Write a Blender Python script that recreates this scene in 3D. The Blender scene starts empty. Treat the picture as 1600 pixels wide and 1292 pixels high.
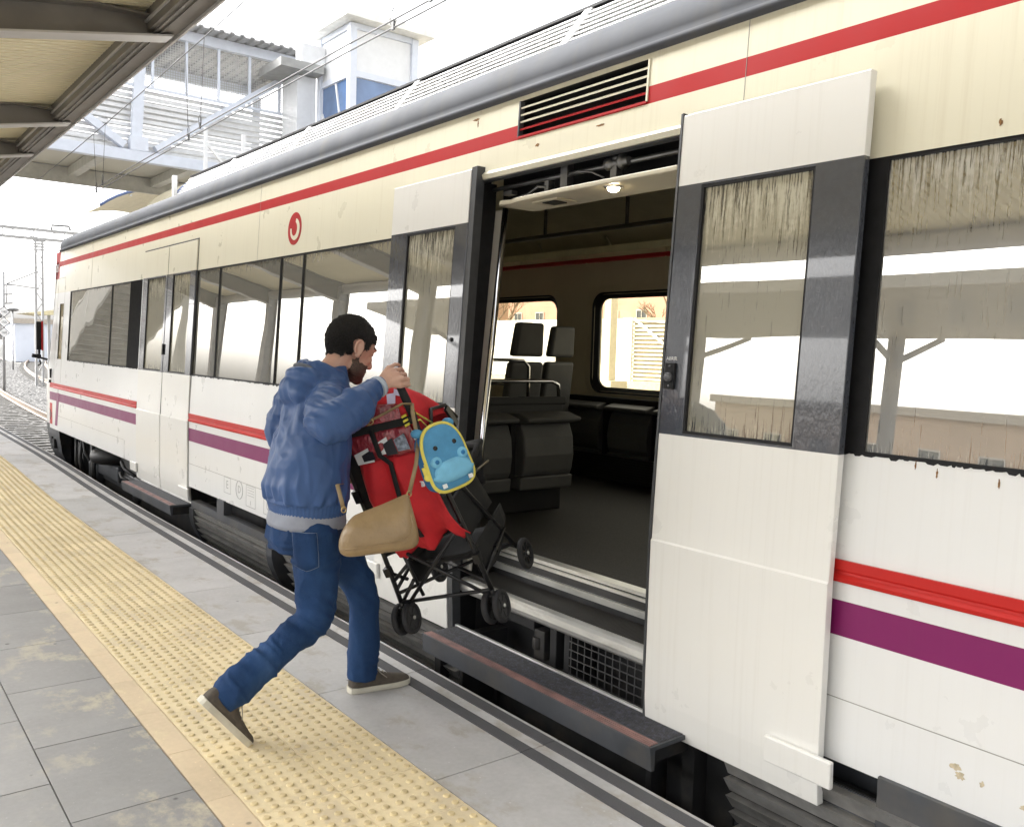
import bpy, bmesh, math, random
from mathutils import Vector, Matrix, noise
random.seed(11)
V = Vector
rad = math.radians
scene = bpy.context.scene
COL = scene.collection

# ------------------------------------------------------------------ materials
MATS = {}
def nodes_of(name):
    m = bpy.data.materials.new(name); m.use_nodes = True
    nt = m.node_tree
    return m, nt, nt.nodes['Principled BSDF']
def tex_coord(nt, scale=(1, 1, 1), kind='Object'):
    tc = nt.nodes.new('ShaderNodeTexCoord'); mp = nt.nodes.new('ShaderNodeMapping')
    mp.inputs['Scale'].default_value = scale
    nt.links.new(tc.outputs[kind], mp.inputs['Vector'])
    return mp.outputs['Vector']
def noise_tex(nt, vec, scale=5, detail=4, rough=.55):
    n = nt.nodes.new('ShaderNodeTexNoise')
    n.inputs['Scale'].default_value = scale; n.inputs['Detail'].default_value = detail
    n.inputs['Roughness'].default_value = rough
    nt.links.new(vec, n.inputs['Vector'])
    return n.outputs['Fac']
def ramp(nt, fac, stops):
    r = nt.nodes.new('ShaderNodeValToRGB'); e = r.color_ramp.elements
    while len(e) < len(stops): e.new(.5)
    for i, (p, c) in enumerate(stops):
        e[i].position = p
        e[i].color = (c, c, c, 1) if isinstance(c, (int, float)) else (*c, 1)
    nt.links.new(fac, r.inputs['Fac'])
    return r.outputs['Color']
def mix(nt, fac, a, b, mode='MIX'):
    n = nt.nodes.new('ShaderNodeMix'); n.data_type = 'RGBA'; n.blend_type = mode
    for s, v in ((n.inputs[0], fac), (n.inputs[6], a), (n.inputs[7], b)):
        if isinstance(v, bpy.types.NodeSocket): nt.links.new(v, s)
        elif isinstance(v, (int, float)): s.default_value = v if s.type == 'VALUE' else (v, v, v, 1)
        else: s.default_value = (*v, 1)
    return n.outputs[2]
def math_n(nt, op, a, b=0.0):
    n = nt.nodes.new('ShaderNodeMath'); n.operation = op
    for s, v in ((n.inputs[0], a), (n.inputs[1], b)):
        if isinstance(v, bpy.types.NodeSocket): nt.links.new(v, s)
        else: s.default_value = v
    return n.outputs[0]
def bump(nt, bsdf, height, strength=.3, dist=.01):
    b = nt.nodes.new('ShaderNodeBump')
    b.inputs['Strength'].default_value = strength; b.inputs['Distance'].default_value = dist
    nt.links.new(height, b.inputs['Height']); nt.links.new(b.outputs['Normal'], bsdf.inputs['Normal'])
def plain(name, c, rough=.5, metal=0., var=.12, scale=6., stretch=(1, 1, 1), bmp=0., bscale=60., bdist=.004, dirt=None, dirt_amt=.5, dscale=3., coat=0., spec=.5, dstretch=None):
    """principled material with tonal variation, optional dirt patches and bump"""
    if name in MATS: return MATS[name]
    m, nt, b = nodes_of(name)
    v = tex_coord(nt, stretch)
    n = noise_tex(nt, v, scale, 5)
    lo = tuple(max(0, x * (1 - var)) for x in c); hi = tuple(min(1, x * (1 + var)) for x in c)
    col = ramp(nt, n, [(.3, lo), (.7, hi)])
    if dirt:
        v2 = tex_coord(nt, dstretch or stretch)
        n2 = noise_tex(nt, v2, dscale, 7, .65)
        msk = ramp(nt, n2, [(.5, 0.), (.72, dirt_amt)])
        col = mix(nt, msk, col, dirt)
    nt.links.new(col, b.inputs['Base Color'])
    b.inputs['Roughness'].default_value = rough; b.inputs['Metallic'].default_value = metal
    b.inputs['Coat Weight'].default_value = coat; b.inputs['Specular IOR Level'].default_value = spec
    if bmp:
        bump(nt, b, noise_tex(nt, tex_coord(nt), bscale, 3), bmp, bdist)
    MATS[name] = m
    return m

# ------------------------------------------------------------------ mesh builder
class MB:
    def __init__(s): s.v = []; s.f = []; s.m = []; s.s = []
    def add(s, vs, fs, m=0, smooth=False):
        o = len(s.v); s.v += [V(p) for p in vs]
        for f in fs: s.f.append([i + o for i in f]); s.m.append(m); s.s.append(smooth)
        return s
    def box(s, x0, x1, y0, y1, z0, z1, m=0):
        if x0 > x1: x0, x1 = x1, x0
        if y0 > y1: y0, y1 = y1, y0
        if z0 > z1: z0, z1 = z1, z0
        return s.hexa([(x0, y0, z0), (x1, y0, z0), (x1, y1, z0), (x0, y1, z0), (x0, y0, z1), (x1, y0, z1), (x1, y1, z1), (x0, y1, z1)], m)
    def hexa(s, p, m=0):
        return s.add(p, [(0, 3, 2, 1), (4, 5, 6, 7), (0, 1, 5, 4), (1, 2, 6, 5), (2, 3, 7, 6), (3, 0, 4, 7)], m)
    def obox(s, c, ax, ay, az, m=0):
        c, ax, ay, az = V(c), V(ax), V(ay), V(az)
        return s.hexa([c - ax - ay - az, c + ax - ay - az, c + ax + ay - az, c - ax + ay - az, c - ax - ay + az, c + ax - ay + az, c + ax + ay + az, c - ax + ay + az], m)
    def beam(s, a, b, w, h, up=(0, 0, 1), m=0):
        a, b = V(a), V(b); d = (b - a); L = d.length; d.normalize()
        sd = d.cross(V(up)).normalized(); u = sd.cross(d).normalized()
        return s.obox((a + b) / 2, d * L / 2, sd * w / 2, u * h / 2, m)
    def loft(s, rings, m=0, cap=True, smooth=True, closed=True):
        n = len(rings[0]); vs = [p for r in rings for p in r]; fs = []
        for i in range(len(rings) - 1):
            for j in range(n if closed else n - 1):
                k = (j + 1) % n
                fs.append((i * n + j, i * n + k, (i + 1) * n + k, (i + 1) * n + j))
        s.add(vs, fs, m, smooth)
        if cap and closed:
            s.add(rings[0], [tuple(reversed(range(n)))], m); s.add(rings[-1], [tuple(range(n))], m)
        return s
    def tube(s, path, r, n=8, m=0, cap=True, smooth=True, flat=1., up=None):
        path = [V(p) for p in path]; rings = []
        t0 = (path[1] - path[0]).normalized()
        ref = V(up) if up else (V((0, 0, 1)) if abs(t0.z) < .9 else V((1, 0, 0)))
        nx = t0.cross(ref).normalized()
        for i, p in enumerate(path):
            a = path[max(0, i - 1)]; b = path[min(len(path) - 1, i + 1)]
            t = (b - a).normalized()
            nx = (nx - t * nx.dot(t)).normalized(); ny = t.cross(nx)
            rr = r[i] if isinstance(r, (list, tuple)) else r
            rings.append([p + nx * (rr * math.cos(2 * math.pi * k / n)) + ny * (rr * flat * math.sin(2 * math.pi * k / n)) for k in range(n)])
        return s.loft(rings, m, cap, smooth)
    def prism(s, poly, vec, m=0, smooth=False):
        vec = V(vec); n = len(poly); a = [V(p) for p in poly]; b = [p + vec for p in a]
        s.add(a + b, [(i, (i + 1) % n, n + (i + 1) % n, n + i) for i in range(n)], m, smooth)
        s.add(a, [tuple(reversed(range(n)))], m); s.add(b, [tuple(range(n))], m)
        return s
    def ball(s, c, r, n=12, k=8, m=0, rot=None):
        c = V(c); r = (r, r, r) if isinstance(r, (int, float)) else r
        rot = rot or Matrix.Identity(3); vs = []; fs = []
        for i in range(k + 1):
            th = math.pi * i / k
            for j in range(n):
                ph = 2 * math.pi * j / n
                vs.append(c + rot @ V((r[0] * math.sin(th) * math.cos(ph), r[1] * math.sin(th) * math.sin(ph), r[2] * math.cos(th))))
        for i in range(k):
            for j in range(n):
                q = (j + 1) % n
                fs.append((i * n + j, (i + 1) * n + j, (i + 1) * n + q, i * n + q))
        return s.add(vs, fs, m, True)
    def disc(s, c, axis, r, h, n=24, m=0, m_side=None):
        c = V(c); a = V(axis).normalized(); ref = V((0, 0, 1)) if abs(a.z) < .9 else V((1, 0, 0))
        x = a.cross(ref).normalized(); y = a.cross(x)
        ring = [c + x * (r * math.cos(2 * math.pi * k / n)) + y * (r * math.sin(2 * math.pi * k / n)) for k in range(n)]
        return s.prism(ring, a * h, m)
    def lathe(s, c, axis, prof, n=24, m=0, smooth=True):
        """prof: list of (along axis, radius)"""
        c = V(c); a = V(axis).normalized(); ref = V((0, 0, 1)) if abs(a.z) < .9 else V((1, 0, 0))
        x = a.cross(ref).normalized(); y = a.cross(x)
        rings = [[c + a * h + x * (max(r, 1e-4) * math.cos(2 * math.pi * k / n)) + y * (max(r, 1e-4) * math.sin(2 * math.pi * k / n)) for k in range(n)] for h, r in prof]
        return s.loft(rings, m, True, smooth)
    def text(s, txt, size, mat4, m=0, extrude=.0008, spacing=1.):
        cu = bpy.data.curves.new('lettering', 'FONT'); cu.body = txt; cu.size = size; cu.extrude = extrude
        cu.align_x = 'CENTER'; cu.align_y = 'CENTER'; cu.space_character = spacing
        cu.resolution_u = 3
        o = bpy.data.objects.new('lettering', cu); COL.objects.link(o)
        bpy.context.view_layer.update()
        dg = bpy.context.evaluated_depsgraph_get()
        me = bpy.data.meshes.new_from_object(o.evaluated_get(dg))
        s.add([mat4 @ v.co for v in me.vertices], [list(p.vertices) for p in me.polygons], m)
        bpy.data.objects.remove(o); bpy.data.meshes.remove(me); bpy.data.curves.remove(cu)
        return s
    def build(s, name, mats, parent=None, bevel=0., fix=True, seg=2):
        me = bpy.data.meshes.new(name)
        me.from_pydata([tuple(p) for p in s.v], [], s.f)
        mats = mats if isinstance(mats, (list, tuple)) else [mats]
        for q in mats: me.materials.append(q)
        me.polygons.foreach_set('material_index', s.m); me.polygons.foreach_set('use_smooth', s.s)
        if fix:
            bm = bmesh.new(); bm.from_mesh(me)
            bmesh.ops.remove_doubles(bm, verts=bm.verts, dist=1e-5)
            bmesh.ops.recalc_face_normals(bm, faces=bm.faces)
            bm.to_mesh(me); bm.free()
        me.update()
        o = bpy.data.objects.new(name, me); COL.objects.link(o)
        if parent: attach(o, parent)
        if bevel:
            b = o.modifiers.new('bevel', 'BEVEL'); b.width = bevel; b.segments = seg; b.limit_method = 'ANGLE'; b.angle_limit = rad(35)
            b.harden_normals = False
        return o

def attach(o, parent):
    # meshes are modelled in world space and keep a zero origin, so only the root empty moves them
    o.parent = parent
    if parent.type == 'EMPTY': o.matrix_parent_inverse = Matrix.Translation(-parent.location)

def thing(name, label, cat, loc=(0, 0, 0), group=None):
    o = bpy.data.objects.new(name, None); COL.objects.link(o)
    o.location = loc; o.empty_display_size = .1
    return tag(o, label, cat, group)
def tag(o, label, cat, group=None):
    o['label'] = label; o['category'] = cat
    if group: o['group'] = group
    return o
def structure(o): o['kind'] = 'structure'; return o
def stuff(o): o['kind'] = 'stuff'; return o
def copy_thing(root, delta, label=None, loc=None):
    r = root.copy(); COL.objects.link(r)
    r.location = root.location + V(delta)
    if label: r['label'] = label
    for ch in list(root.children):
        c = ch.copy(); COL.objects.link(c); c.parent = r; c.matrix_parent_inverse = ch.matrix_parent_inverse.copy()
        for g in list(ch.children):
            d = g.copy(); COL.objects.link(d); d.parent = c
    return r
def side_mat(y, z, x):
    """text matrix for lettering on the train side: reads from the platform"""
    return Matrix(((0, 0, -1, x), (-1, 0, 0, y), (0, 1, 0, z), (0, 0, 0, 1)))
EXPOSURE = 2.25
# ------------------------------------------------------------------ platform
def cv(y):
    t = min(1, max(0, (y - 8.5) / 5.5)); return .085 * t * t * (3 - 2 * t)
def curve_mb(mb):
    for p in mb.v: p.x += cv(p.y)
    return mb
def tile_material(name, c, tone=.18, stain=None, stain_x=None, rough=.75, bstr=.25):
    m, nt, b = nodes_of(name)
    at = nt.nodes.new('ShaderNodeAttribute'); at.attribute_name = 'tv'
    v = tex_coord(nt)
    n1 = noise_tex(nt, v, 3.2, 6, .6); n2 = noise_tex(nt, v, 42, 5, .6); n3 = noise_tex(nt, v, 380, 2)
    f = math_n(nt, 'ADD', math_n(nt, 'MULTIPLY', n1, .55), math_n(nt, 'MULTIPLY', n2, .3))
    f = math_n(nt, 'ADD', f, math_n(nt, 'MULTIPLY', n3, .18))
    f = math_n(nt, 'ADD', f, math_n(nt, 'MULTIPLY', math_n(nt, 'SUBTRACT', at.outputs['Fac'], .5), .3))
    col = ramp(nt, f, [(.32, tuple(x * (1 - tone) for x in c)), (.72, tuple(min(1, x * (1 + tone)) for x in c))])
    if stain:
        n4 = noise_tex(nt, tex_coord(nt, (1.6, 1, 1)), 2.6, 8, .68)
        msk = ramp(nt, n4, [(.53, 0.), (.62, .75)])
        if stain_x:
            sx = nt.nodes.new('ShaderNodeSeparateXYZ'); nt.links.new(v, sx.inputs[0])
            g = nt.nodes.new('ShaderNodeMapRange'); g.inputs[1].default_value = stain_x[0]; g.inputs[2].default_value = stain_x[1]
            nt.links.new(sx.outputs[0], g.inputs[0])
            msk = math_n(nt, 'MULTIPLY', msk, g.outputs[0])
        col = mix(nt, msk, col, stain)
    n5 = noise_tex(nt, v, 9, 8, .7)
    col = mix(nt, ramp(nt, n5, [(.6, 0.), (.78, .3)]), col, tuple(x * .45 for x in c))
    vo = nt.nodes.new('ShaderNodeTexVoronoi'); vo.inputs['Scale'].default_value = 4.6; nt.links.new(v, vo.inputs['Vector'])
    vo2 = nt.nodes.new('ShaderNodeTexVoronoi'); vo2.inputs['Scale'].default_value = 23; nt.links.new(v, vo2.inputs['Vector'])
    col = mix(nt, ramp(nt, vo.outputs['Distance'], [(.035, .8), (.06, 0.)]), col, tuple(x * .3 for x in c))      # chewing gum and grit
    col = mix(nt, ramp(nt, vo2.outputs['Distance'], [(.05, .55), (.09, 0.)]), col, tuple(min(1, x * 1.5) for x in c))
    nt.links.new(col, b.inputs['Base Color']); b.inputs['Roughness'].default_value = rough
    bump(nt, b, math_n(nt, 'ADD', math_n(nt, 'MULTIPLY', n2, .6), math_n(nt, 'MULTIPLY', n3, .4)), bstr, .004)
    return m
def tiles_obj(name, rects, mat, z0=-.03, z1=0., gap=.0015, bev=.002):
    mb = MB(); vals = []
    for (x0, x1, y0, y1) in rects:
        mb.box(x0 + gap, x1 - gap, y0 + gap, y1 - gap, z0, z1 + random.uniform(-.0012, 0)); vals += [random.random()] * 6
    curve_mb(mb)
    o = mb.build(name, mat, fix=False)
    a = o.data.attributes.new('tv', 'FLOAT', 'FACE'); a.data.foreach_set('value', vals)
    return structure(o)

YA, YB = -5., 42.
grey = tile_material('grey_paving', (.250, .247, .241), .16, (.50, .44, .32), (.45, 1.0))
slab = tile_material('edge_slab', (.47, .465, .46), .17, (.36, .33, .285), None)
yel = tile_material('tactile_yellow', (.70, .59, .375), .10, (.58, .49, .34), None)
yelflat = tile_material('smooth_buff', (.62, .50, .34), .14, (.66, .56, .36), None)
joint = plain('joint_dirt', (.10, .095, .085), .9, var=.3)
stripm = plain('antislip_strip', (.085, .085, .09), .85, var=.25, scale=300, bmp=.6, bscale=500)
conc = plain('concrete', (.36, .35, .33), .85, var=.15, scale=2, bmp=.3, bscale=40, dirt=(.15, .14, .12), dscale=1.2)

mb = MB(); mb.box(-5.6, 2.375, YA, YB, -.95, -.012); curve_mb(mb)
mb2 = MB()
n = 48
for i in range(n):                       # base cut into lengths so that it follows the edge curve
    y0 = YA + (YB - YA) * i / n; y1 = YA + (YB - YA) * (i + 1) / n
    mb2.hexa([(-5.6, y0, -.95), (2.372 + cv(y0), y0, -.95), (2.372 + cv(y1), y1, -.95), (-5.6, y1, -.95), (-5.6, y0, -.012), (2.372 + cv(y0), y0, -.012), (2.372 + cv(y1), y1, -.012), (-5.6, y1, -.012)])
structure(mb2.build('platform', [joint]))
rects = []
r0 = 3.094 - .6575 * 13
for col in range(15):
    x1 = 1.017 - .4065 * col; x0 = x1 - .4065
    off = .326 if col % 2 else 0
    for k in range(70):
        y0 = r0 + off + .6575 * k
        if y0 > YB - .7: break
        rects.append((x0, x1, y0, y0 + .6575))
tiles_obj('paving', rects, grey, gap=.0026)
rects = []; y0 = 2.978 - .437 * 18
while y0 < YB - .5: rects.append((1.019, 1.124, y0, y0 + .437)); y0 += .437
tiles_obj('paving_border', rects, yelflat, gap=.001)
rects = []; y0 = 2.69 - 7.
while y0 < YB - 1: rects.append((1.764, 2.174, y0, y0 + .995)); rects.append((2.174, 2.378, y0, y0 + .995)); y0 += .995
tiles_obj('platform_edge', rects, slab, z0=-.12, gap=.003)
mb = MB()
for (a, b) in ((2.174, 2.232), (2.292, 2.354)):
    y0 = 2.69 - 7
    while y0 < YB - 1:
        mb.box(a, b, y0 + .002, y0 + .993, -.01, .0035); y0 += .995
curve_mb(mb); structure(mb.build('antislip_strips', [stripm], fix=False))
# tactile tiles and their studs
rects = []; y0 = 2.45 - .3335 * 22
while y0 < YB - .5:
    rects.append((1.126, 1.4345, y0, y0 + .3335)); rects.append((1.4345, 1.762, y0, y0 + .3335)); y0 += .3335
tiles_obj('tactile_paving', rects, yel, z1=.002, gap=.0012)
stud_m = plain('stud_buff', (.62, .50, .28), .7, var=.16, scale=9, dirt=(.42, .33, .2), dscale=6, dirt_amt=.5)
mb = MB(); sy = .33350 / 6
ang = [2 * math.pi * k / 8 for k in range(8)]
j0 = int((-.5 - (2.45 - .3335 * 22)) / sy)
for j in range(j0, j0 + 420):
    y = 2.45 - .3335 * 22 + sy * (j + .5)
    for i in range(12):
        x = 1.126 + .02 + i % 6 * .0528 + (.308 + .004 if i >= 6 else 0) + .004
        if i >= 6: x = 1.4345 + .0265 + (i % 6) * .0546
        o = len(mb.v)
        mb.v += [V((x + .0148 * math.cos(a), y + .0148 * math.sin(a), .0015)) for a in ang]
        mb.v += [V((x + .0105 * math.cos(a), y + .0105 * math.sin(a), .0072)) for a in ang]
        for k in range(8):
            q = (k + 1) % 8; mb.f.append([o + k, o + q, o + 8 + q, o + 8 + k]); mb.m.append(0); mb.s.append(True)
        mb.f.append([o + 8 + k for k in range(8)]); mb.m.append(0); mb.s.append(False)
curve_mb(mb); structure(mb.build('tactile_studs', [stud_m], fix=False))

# ------------------------------------------------------------------ ground, ballast, track
m, nt, b = nodes_of('ballast_stone')
v = tex_coord(nt)
vo = nt.nodes.new('ShaderNodeTexVoronoi'); vo.inputs['Scale'].default_value = 17; nt.links.new(v, vo.inputs['Vector'])
sep = nt.nodes.new('ShaderNodeSeparateColor'); nt.links.new(vo.outputs['Color'], sep.inputs[0])
c1 = ramp(nt, sep.outputs[0], [(0, (.045, .042, .04)), (.5, (.12, .118, .11)), (1, (.27, .26, .25))])
c2 = mix(nt, ramp(nt, vo.outputs['Distance'], [(.35, 0.), (.75, .95)]), c1, (.015, .014, .013))
nt.links.new(c2, b.inputs['Base Color']); b.inputs['Roughness'].default_value = .9
bump(nt, b, vo.outputs['Distance'], -1., .04); ballast_m = m
mb = MB(); mb.add([(-700, -300, -.97), (900, -300, -.97), (900, 1100, -.97), (-700, 1100, -.97)], [(0, 1, 2, 3)])
structure(mb.build('ground', [plain('dry_ground', (.22, .21, .19), .95, var=.2, scale=.3, dirt=(.22, .22, .15), dscale=.08)]))
def track_x(y, base):                       # the line bends gently to the right far out
    return base + .0011 * max(0, y - 14) ** 2
mb = MB(); nx_ = 110; ny_ = 560
xs = [2.3 + 12.5 * i / nx_ for i in range(nx_ + 1)]
vs = []; fs = []
for j in range(ny_ + 1):
    y = -12 + 125 * (j / ny_) ** 1.35
    for i, x in enumerate(xs):
        vs.append((x, y, -.905 + random.uniform(-.035, .035)))
for j in range(ny_):
    for i in range(nx_):
        a = j * (nx_ + 1) + i; fs.append((a, a + 1, a + nx_ + 2, a + nx_ + 1))
mb.add(vs, fs); stuff(mb.build('ballast', [ballast_m], fix=False))
mb = MB(); mb.box(-10.4, -5.6, -12, 60, -.96, -.9); stuff(mb.build('ballast', [ballast_m]))
rail_m = plain('rail_steel', (.30, .24, .19), .5, .6, var=.25, scale=8)
sleeper_m = plain('sleeper_concrete', (.13, .125, .115), .9, var=.15, scale=3)
def track(base, ya, yb, name='railway_track', straight=False):
    tx = (lambda y, b: b) if straight else track_x
    mb = MB(); st = [ya + (yb - ya) * i / 60 for i in range(61)]
    for g in (-.835, .835):
        rings = []
        for y in st:
            x = tx(y, base) + g
            prof = [(-.07, -.85), (.07, -.85), (.07, -.84), (.012, -.825), (.012, -.73), (.036, -.715), (.036, -.68), (-.036, -.68), (-.036, -.715), (-.012, -.73), (-.012, -.825), (-.07, -.84)]
            rings.append([V((x + px, y, pz)) for px, pz in prof])
        mb.loft(rings, 0, smooth=False)
    y = ya
    while y < yb:
        x = tx(y, base); mb.box(x - 1.3, x + 1.3, y - .12, y + .12, -.95, -.872, 1); y += .6
    return structure(mb.build(name, [rail_m, sleeper_m], fix=False))
track(4.16, -12, 110); track(8.7, -12, 110); track(-7.9, -12, 60, straight=True)

# ------------------------------------------------------------------ canopy over the platform
steel_dk = plain('canopy_steel', (.17, .155, .135), .45, .3, var=.15, scale=2.5, dirt=(.30, .26, .2), dscale=2, dirt_amt=.35)
steel_lt = plain('canopy_flange', (.46, .44, .41), .4, .2, var=.1, scale=2)  # on beam undersides this paler grey has the ground-bounce light put into it
soffit_m = plain('soffit_sheet', (.74, .66, .44), .5, 0., var=.05, scale=1.5, dirt=(.45, .38, .25), dscale=1.2, dirt_amt=.3)
roof_m = plain('roof_sheet', (.5, .5, .5), .5, .3)
XE, XV, ZE, SL = 1.80, -1.9, 3.89, .165
def sof(x): return ZE - SL * (XE - x)
Y0c, Y1c = -4.0, 21.4
BEAMS = [-2.9, 6.55, 9.8, 11.75, 14.9, 18.1, 21.2]
def canopy():
    t = thing('platform_canopy', 'cream ribbed platform canopy on dark tapered steel beams overhead', 'canopy', (XV, 6, 0))
    mb = MB(); y = Y0c; pts = []
    while y < Y1c:
        pts += [(y, 0), (y + .05, 0), (y + .056, .02), (y + .074, .02)]; y += .08
    for sgn in (1,):
        vs = []; fs = []
        for (yy, dz) in pts:
            for xx in (XE, XV):
                x = xx if sgn > 0 else 2 * XV - xx
                vs.append((x, yy, sof(xx) + dz))
        for i in range(len(pts) - 1): fs.append((2 * i, 2 * i + 1, 2 * i + 3, 2 * i + 2))
        mb.add(vs, fs)
    mb.build('soffit', [soffit_m], t, fix=False)
    mb = MB()
    for sgn in (1,):
        q = [(XE + .15, ZE + .12), (XV, sof(XV) + .09), (XV, sof(XV) + .14), (XE + .15, ZE + .17)]
        q = [(x if sgn > 0 else 2 * XV - x, z) for x, z in q]
        mb.prism([(x, Y0c, z) for x, z in q], (0, Y1c - Y0c, 0))
    mb.build('roof_sheet', [roof_m], t)
    MB().box(XV - .06, XV - .002, Y0c, Y1c, sof(XV) - .06, sof(XV) + .16).build('light_slit_plate', [steel_dk], t)  # end plate added to close the light slits between soffit and roof sheet
    for sgn in (1,):
        mb = MB(); fx = (lambda x: x) if sgn > 0 else (lambda x: 2 * XV - x)
        def bx(x0, x1, z0, z1, mm=0): mb.box(fx(x0), fx(x1), Y0c, Y1c, z0, z1, mm)
        bx(1.80, 1.99, 3.745, 3.765); bx(1.80, 1.815, 3.765, 3.95); bx(1.975, 1.99, 3.765, 3.98)
        bx(1.70, 1.80, 3.915, 3.93); bx(1.835, 1.85, 3.733, 3.745); bx(1.875, 1.89, 3.733, 3.745); bx(1.985, 2.0, 3.722, 3.745, 1); bx(1.785, 1.8, 3.80, 3.815, 1)
        mb.build('gutter', [steel_dk, steel_lt], t)
    for yb_ in BEAMS:
        for sgn in (1,):
            mb = MB(); fx = (lambda x: x) if sgn > 0 else (lambda x: 2 * XV - x)
            N = 8; top = []; bot = []
            for i in range(N + 1):
                x = XV + (1.955 - XV) * i / N
                top.append((fx(x), min(sof(x) - .002, 3.845))); bot.append((fx(x), 3.74 - .205 * (1.955 - x)))
            web = top + bot[::-1]
            mb.prism([(x, yb_ - .006, z) for x, z in web], (0, .012, 0), 0)
            for i in range(N):
                for (pa, pb, w, mm, dz) in ((bot[i], bot[i + 1], .085, 1, 0), (top[i], top[i + 1], .085, 0, 0)):
                    mb.hexa([(pa[0], yb_ - w, pa[1]), (pb[0], yb_ - w, pb[1]), (pb[0], yb_ + w, pb[1]), (pa[0], yb_ + w, pa[1]),
                             (pa[0], yb_ - w, pa[1] - .014), (pb[0], yb_ - w, pb[1] - .014), (pb[0], yb_ + w, pb[1] - .014), (pa[0], yb_ + w, pa[1] - .014)], mm)
            mb.build('beam', [steel_dk, steel_lt], t)
        mb = MB()
        zt = sof(XV) - .05
        mb.box(XV - .11, XV - .095, yb_ - .1, yb_ + .1, 0, zt); mb.box(XV + .095, XV + .11, yb_ - .1, yb_ + .1, 0, zt); mb.box(XV - .095, XV + .095, yb_ - .007, yb_ + .007, 0, zt)
        mb.box(XV - .2, XV + .2, yb_ - .2, yb_ + .2, .001, .02)
        mb.build('column', [plain('canopy_column', (.33, .33, .34), .5, .1)], t)
    mb = MB(); mb.tube([(XV, Y0c, sof(XV) - .1), (XV, Y1c, sof(XV) - .1)], .09, 10); mb.build('drain_pipe', [steel_lt], t)
canopy()

# ------------------------------------------------------------------ the other side of the station (mirrored in the train's windows)
mb = MB(); mb.box(-16.5, -10.4, -15, 50, -.95, 0); structure(mb.build('platform', [plain('far_paving', (.28, .275, .26), .85, var=.15)]))
def far_canopy():
    t = thing('platform_canopy', 'second canopy on slender posts over the opposite platform', 'canopy', (-13.4, 5, 0))
    mb = MB()
    for s_ in (1, -1):
        q = [(-13.4 + s_ * 2.9, 4.55), (-13.4, 3.95), (-13.4, 4.2), (-13.4 + s_ * 2.9, 4.8)]
        mb.prism([(x, -14, z) for x, z in q], (0, 44, 0))
    mb.build('roof_sheet', [plain('far_roof', (.45, .42, .36), .5)], t)
    for k in range(8):
        mb = MB(); y = -12 + k * 5.6
        mb.box(-13.55, -13.25, y - .12, y + .12, 0, 4.0); mb.beam((-13.4, y, 3.4), (-11.2, y, 4.25), .08, .12); mb.beam((-13.4, y, 3.4), (-15.6, y, 4.25), .08, .12)
        mb.build('post', [plain('far_post', (.3, .3, .31), .5)], t)
far_canopy()
def brick_block(x0, x1, y0, y1, h, c, label, floors, z0=-.9, win=(1.2, 1.5), face='x+'):
    t = thing('apartment_block', label, 'building', ((x0 + x1) / 2, (y0 + y1) / 2, z0))
    MB().box(x0, x1, y0, y1, z0, z0 + h).build('wall', [plain('wall_' + label[:14], c, .9, var=.1, scale=.6, dirt=tuple(q * .6 for q in c), dscale=.3, dirt_amt=.35)], t)
    MB().box(x0 - .3, x1 + .3, y0 - .3, y1 + .3, z0 + h, z0 + h + .5).build('roof', [plain('parapet', (.42, .38, .33), .8)], t)
    gm = plain('dark_window', (.05, .06, .07), .1, var=.2); fm = plain('window_frame_pale', (.55, .53, .5), .6)
    nwin = int((y1 - y0) / 3.4); xs_ = x0 if face == 'x-' else x1; dx = -1 if face == 'x-' else 1
    for f in range(floors):
        for k in range(nwin):
            yc = y0 + (k + .5) * (y1 - y0) / nwin; zc = z0 + 2.0 + f * 3.1
            if zc + 1 > z0 + h: continue
            mb = MB(); mb.box(xs_, xs_ + dx * .04, yc - win[0] / 2, yc + win[0] / 2, zc - win[1] / 2, zc + win[1] / 2, 0)
            for (a, b_, c_, d) in ((-.06, 1.06, -.06, 0), (-.06, 1.06, 1, 1.06), (-.06, 0, 0, 1), (1, 1.06, 0, 1), (.48, .52, 0, 1)):
                mb.box(xs_, xs_ + dx * .09, yc - win[0] / 2 + a * win[0], yc - win[0] / 2 + b_ * win[0], zc - win[1] / 2 + c_ * win[1], zc - win[1] / 2 + d * win[1], 1)
            mb.build('window', [gm, fm], t)
brick_block(-52, -44, 2, 40, 4.6, (.50, .38, .29), 'low brown block behind the opposite platform', 1)
def picket(label, x, ya, yb, h, c):
    t = thing('boundary_fence', label, 'fence', (x, (ya + yb) / 2, -.9))
    mb = MB()
    for z in (.35, .75, 1.15): mb.beam((x, ya, z), (x, yb, z), .05, .05)
    mb.build('rail', [plain('fence_' + label[:8], c, .6)], t)
    y = ya
    while y <= yb:
        MB().beam((x, y, -.02), (x, y, h), .08, .08, up=(1, 0, 0)).build('post', [plain('fence_' + label[:8], c, .6)], t); y += 3.
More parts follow.
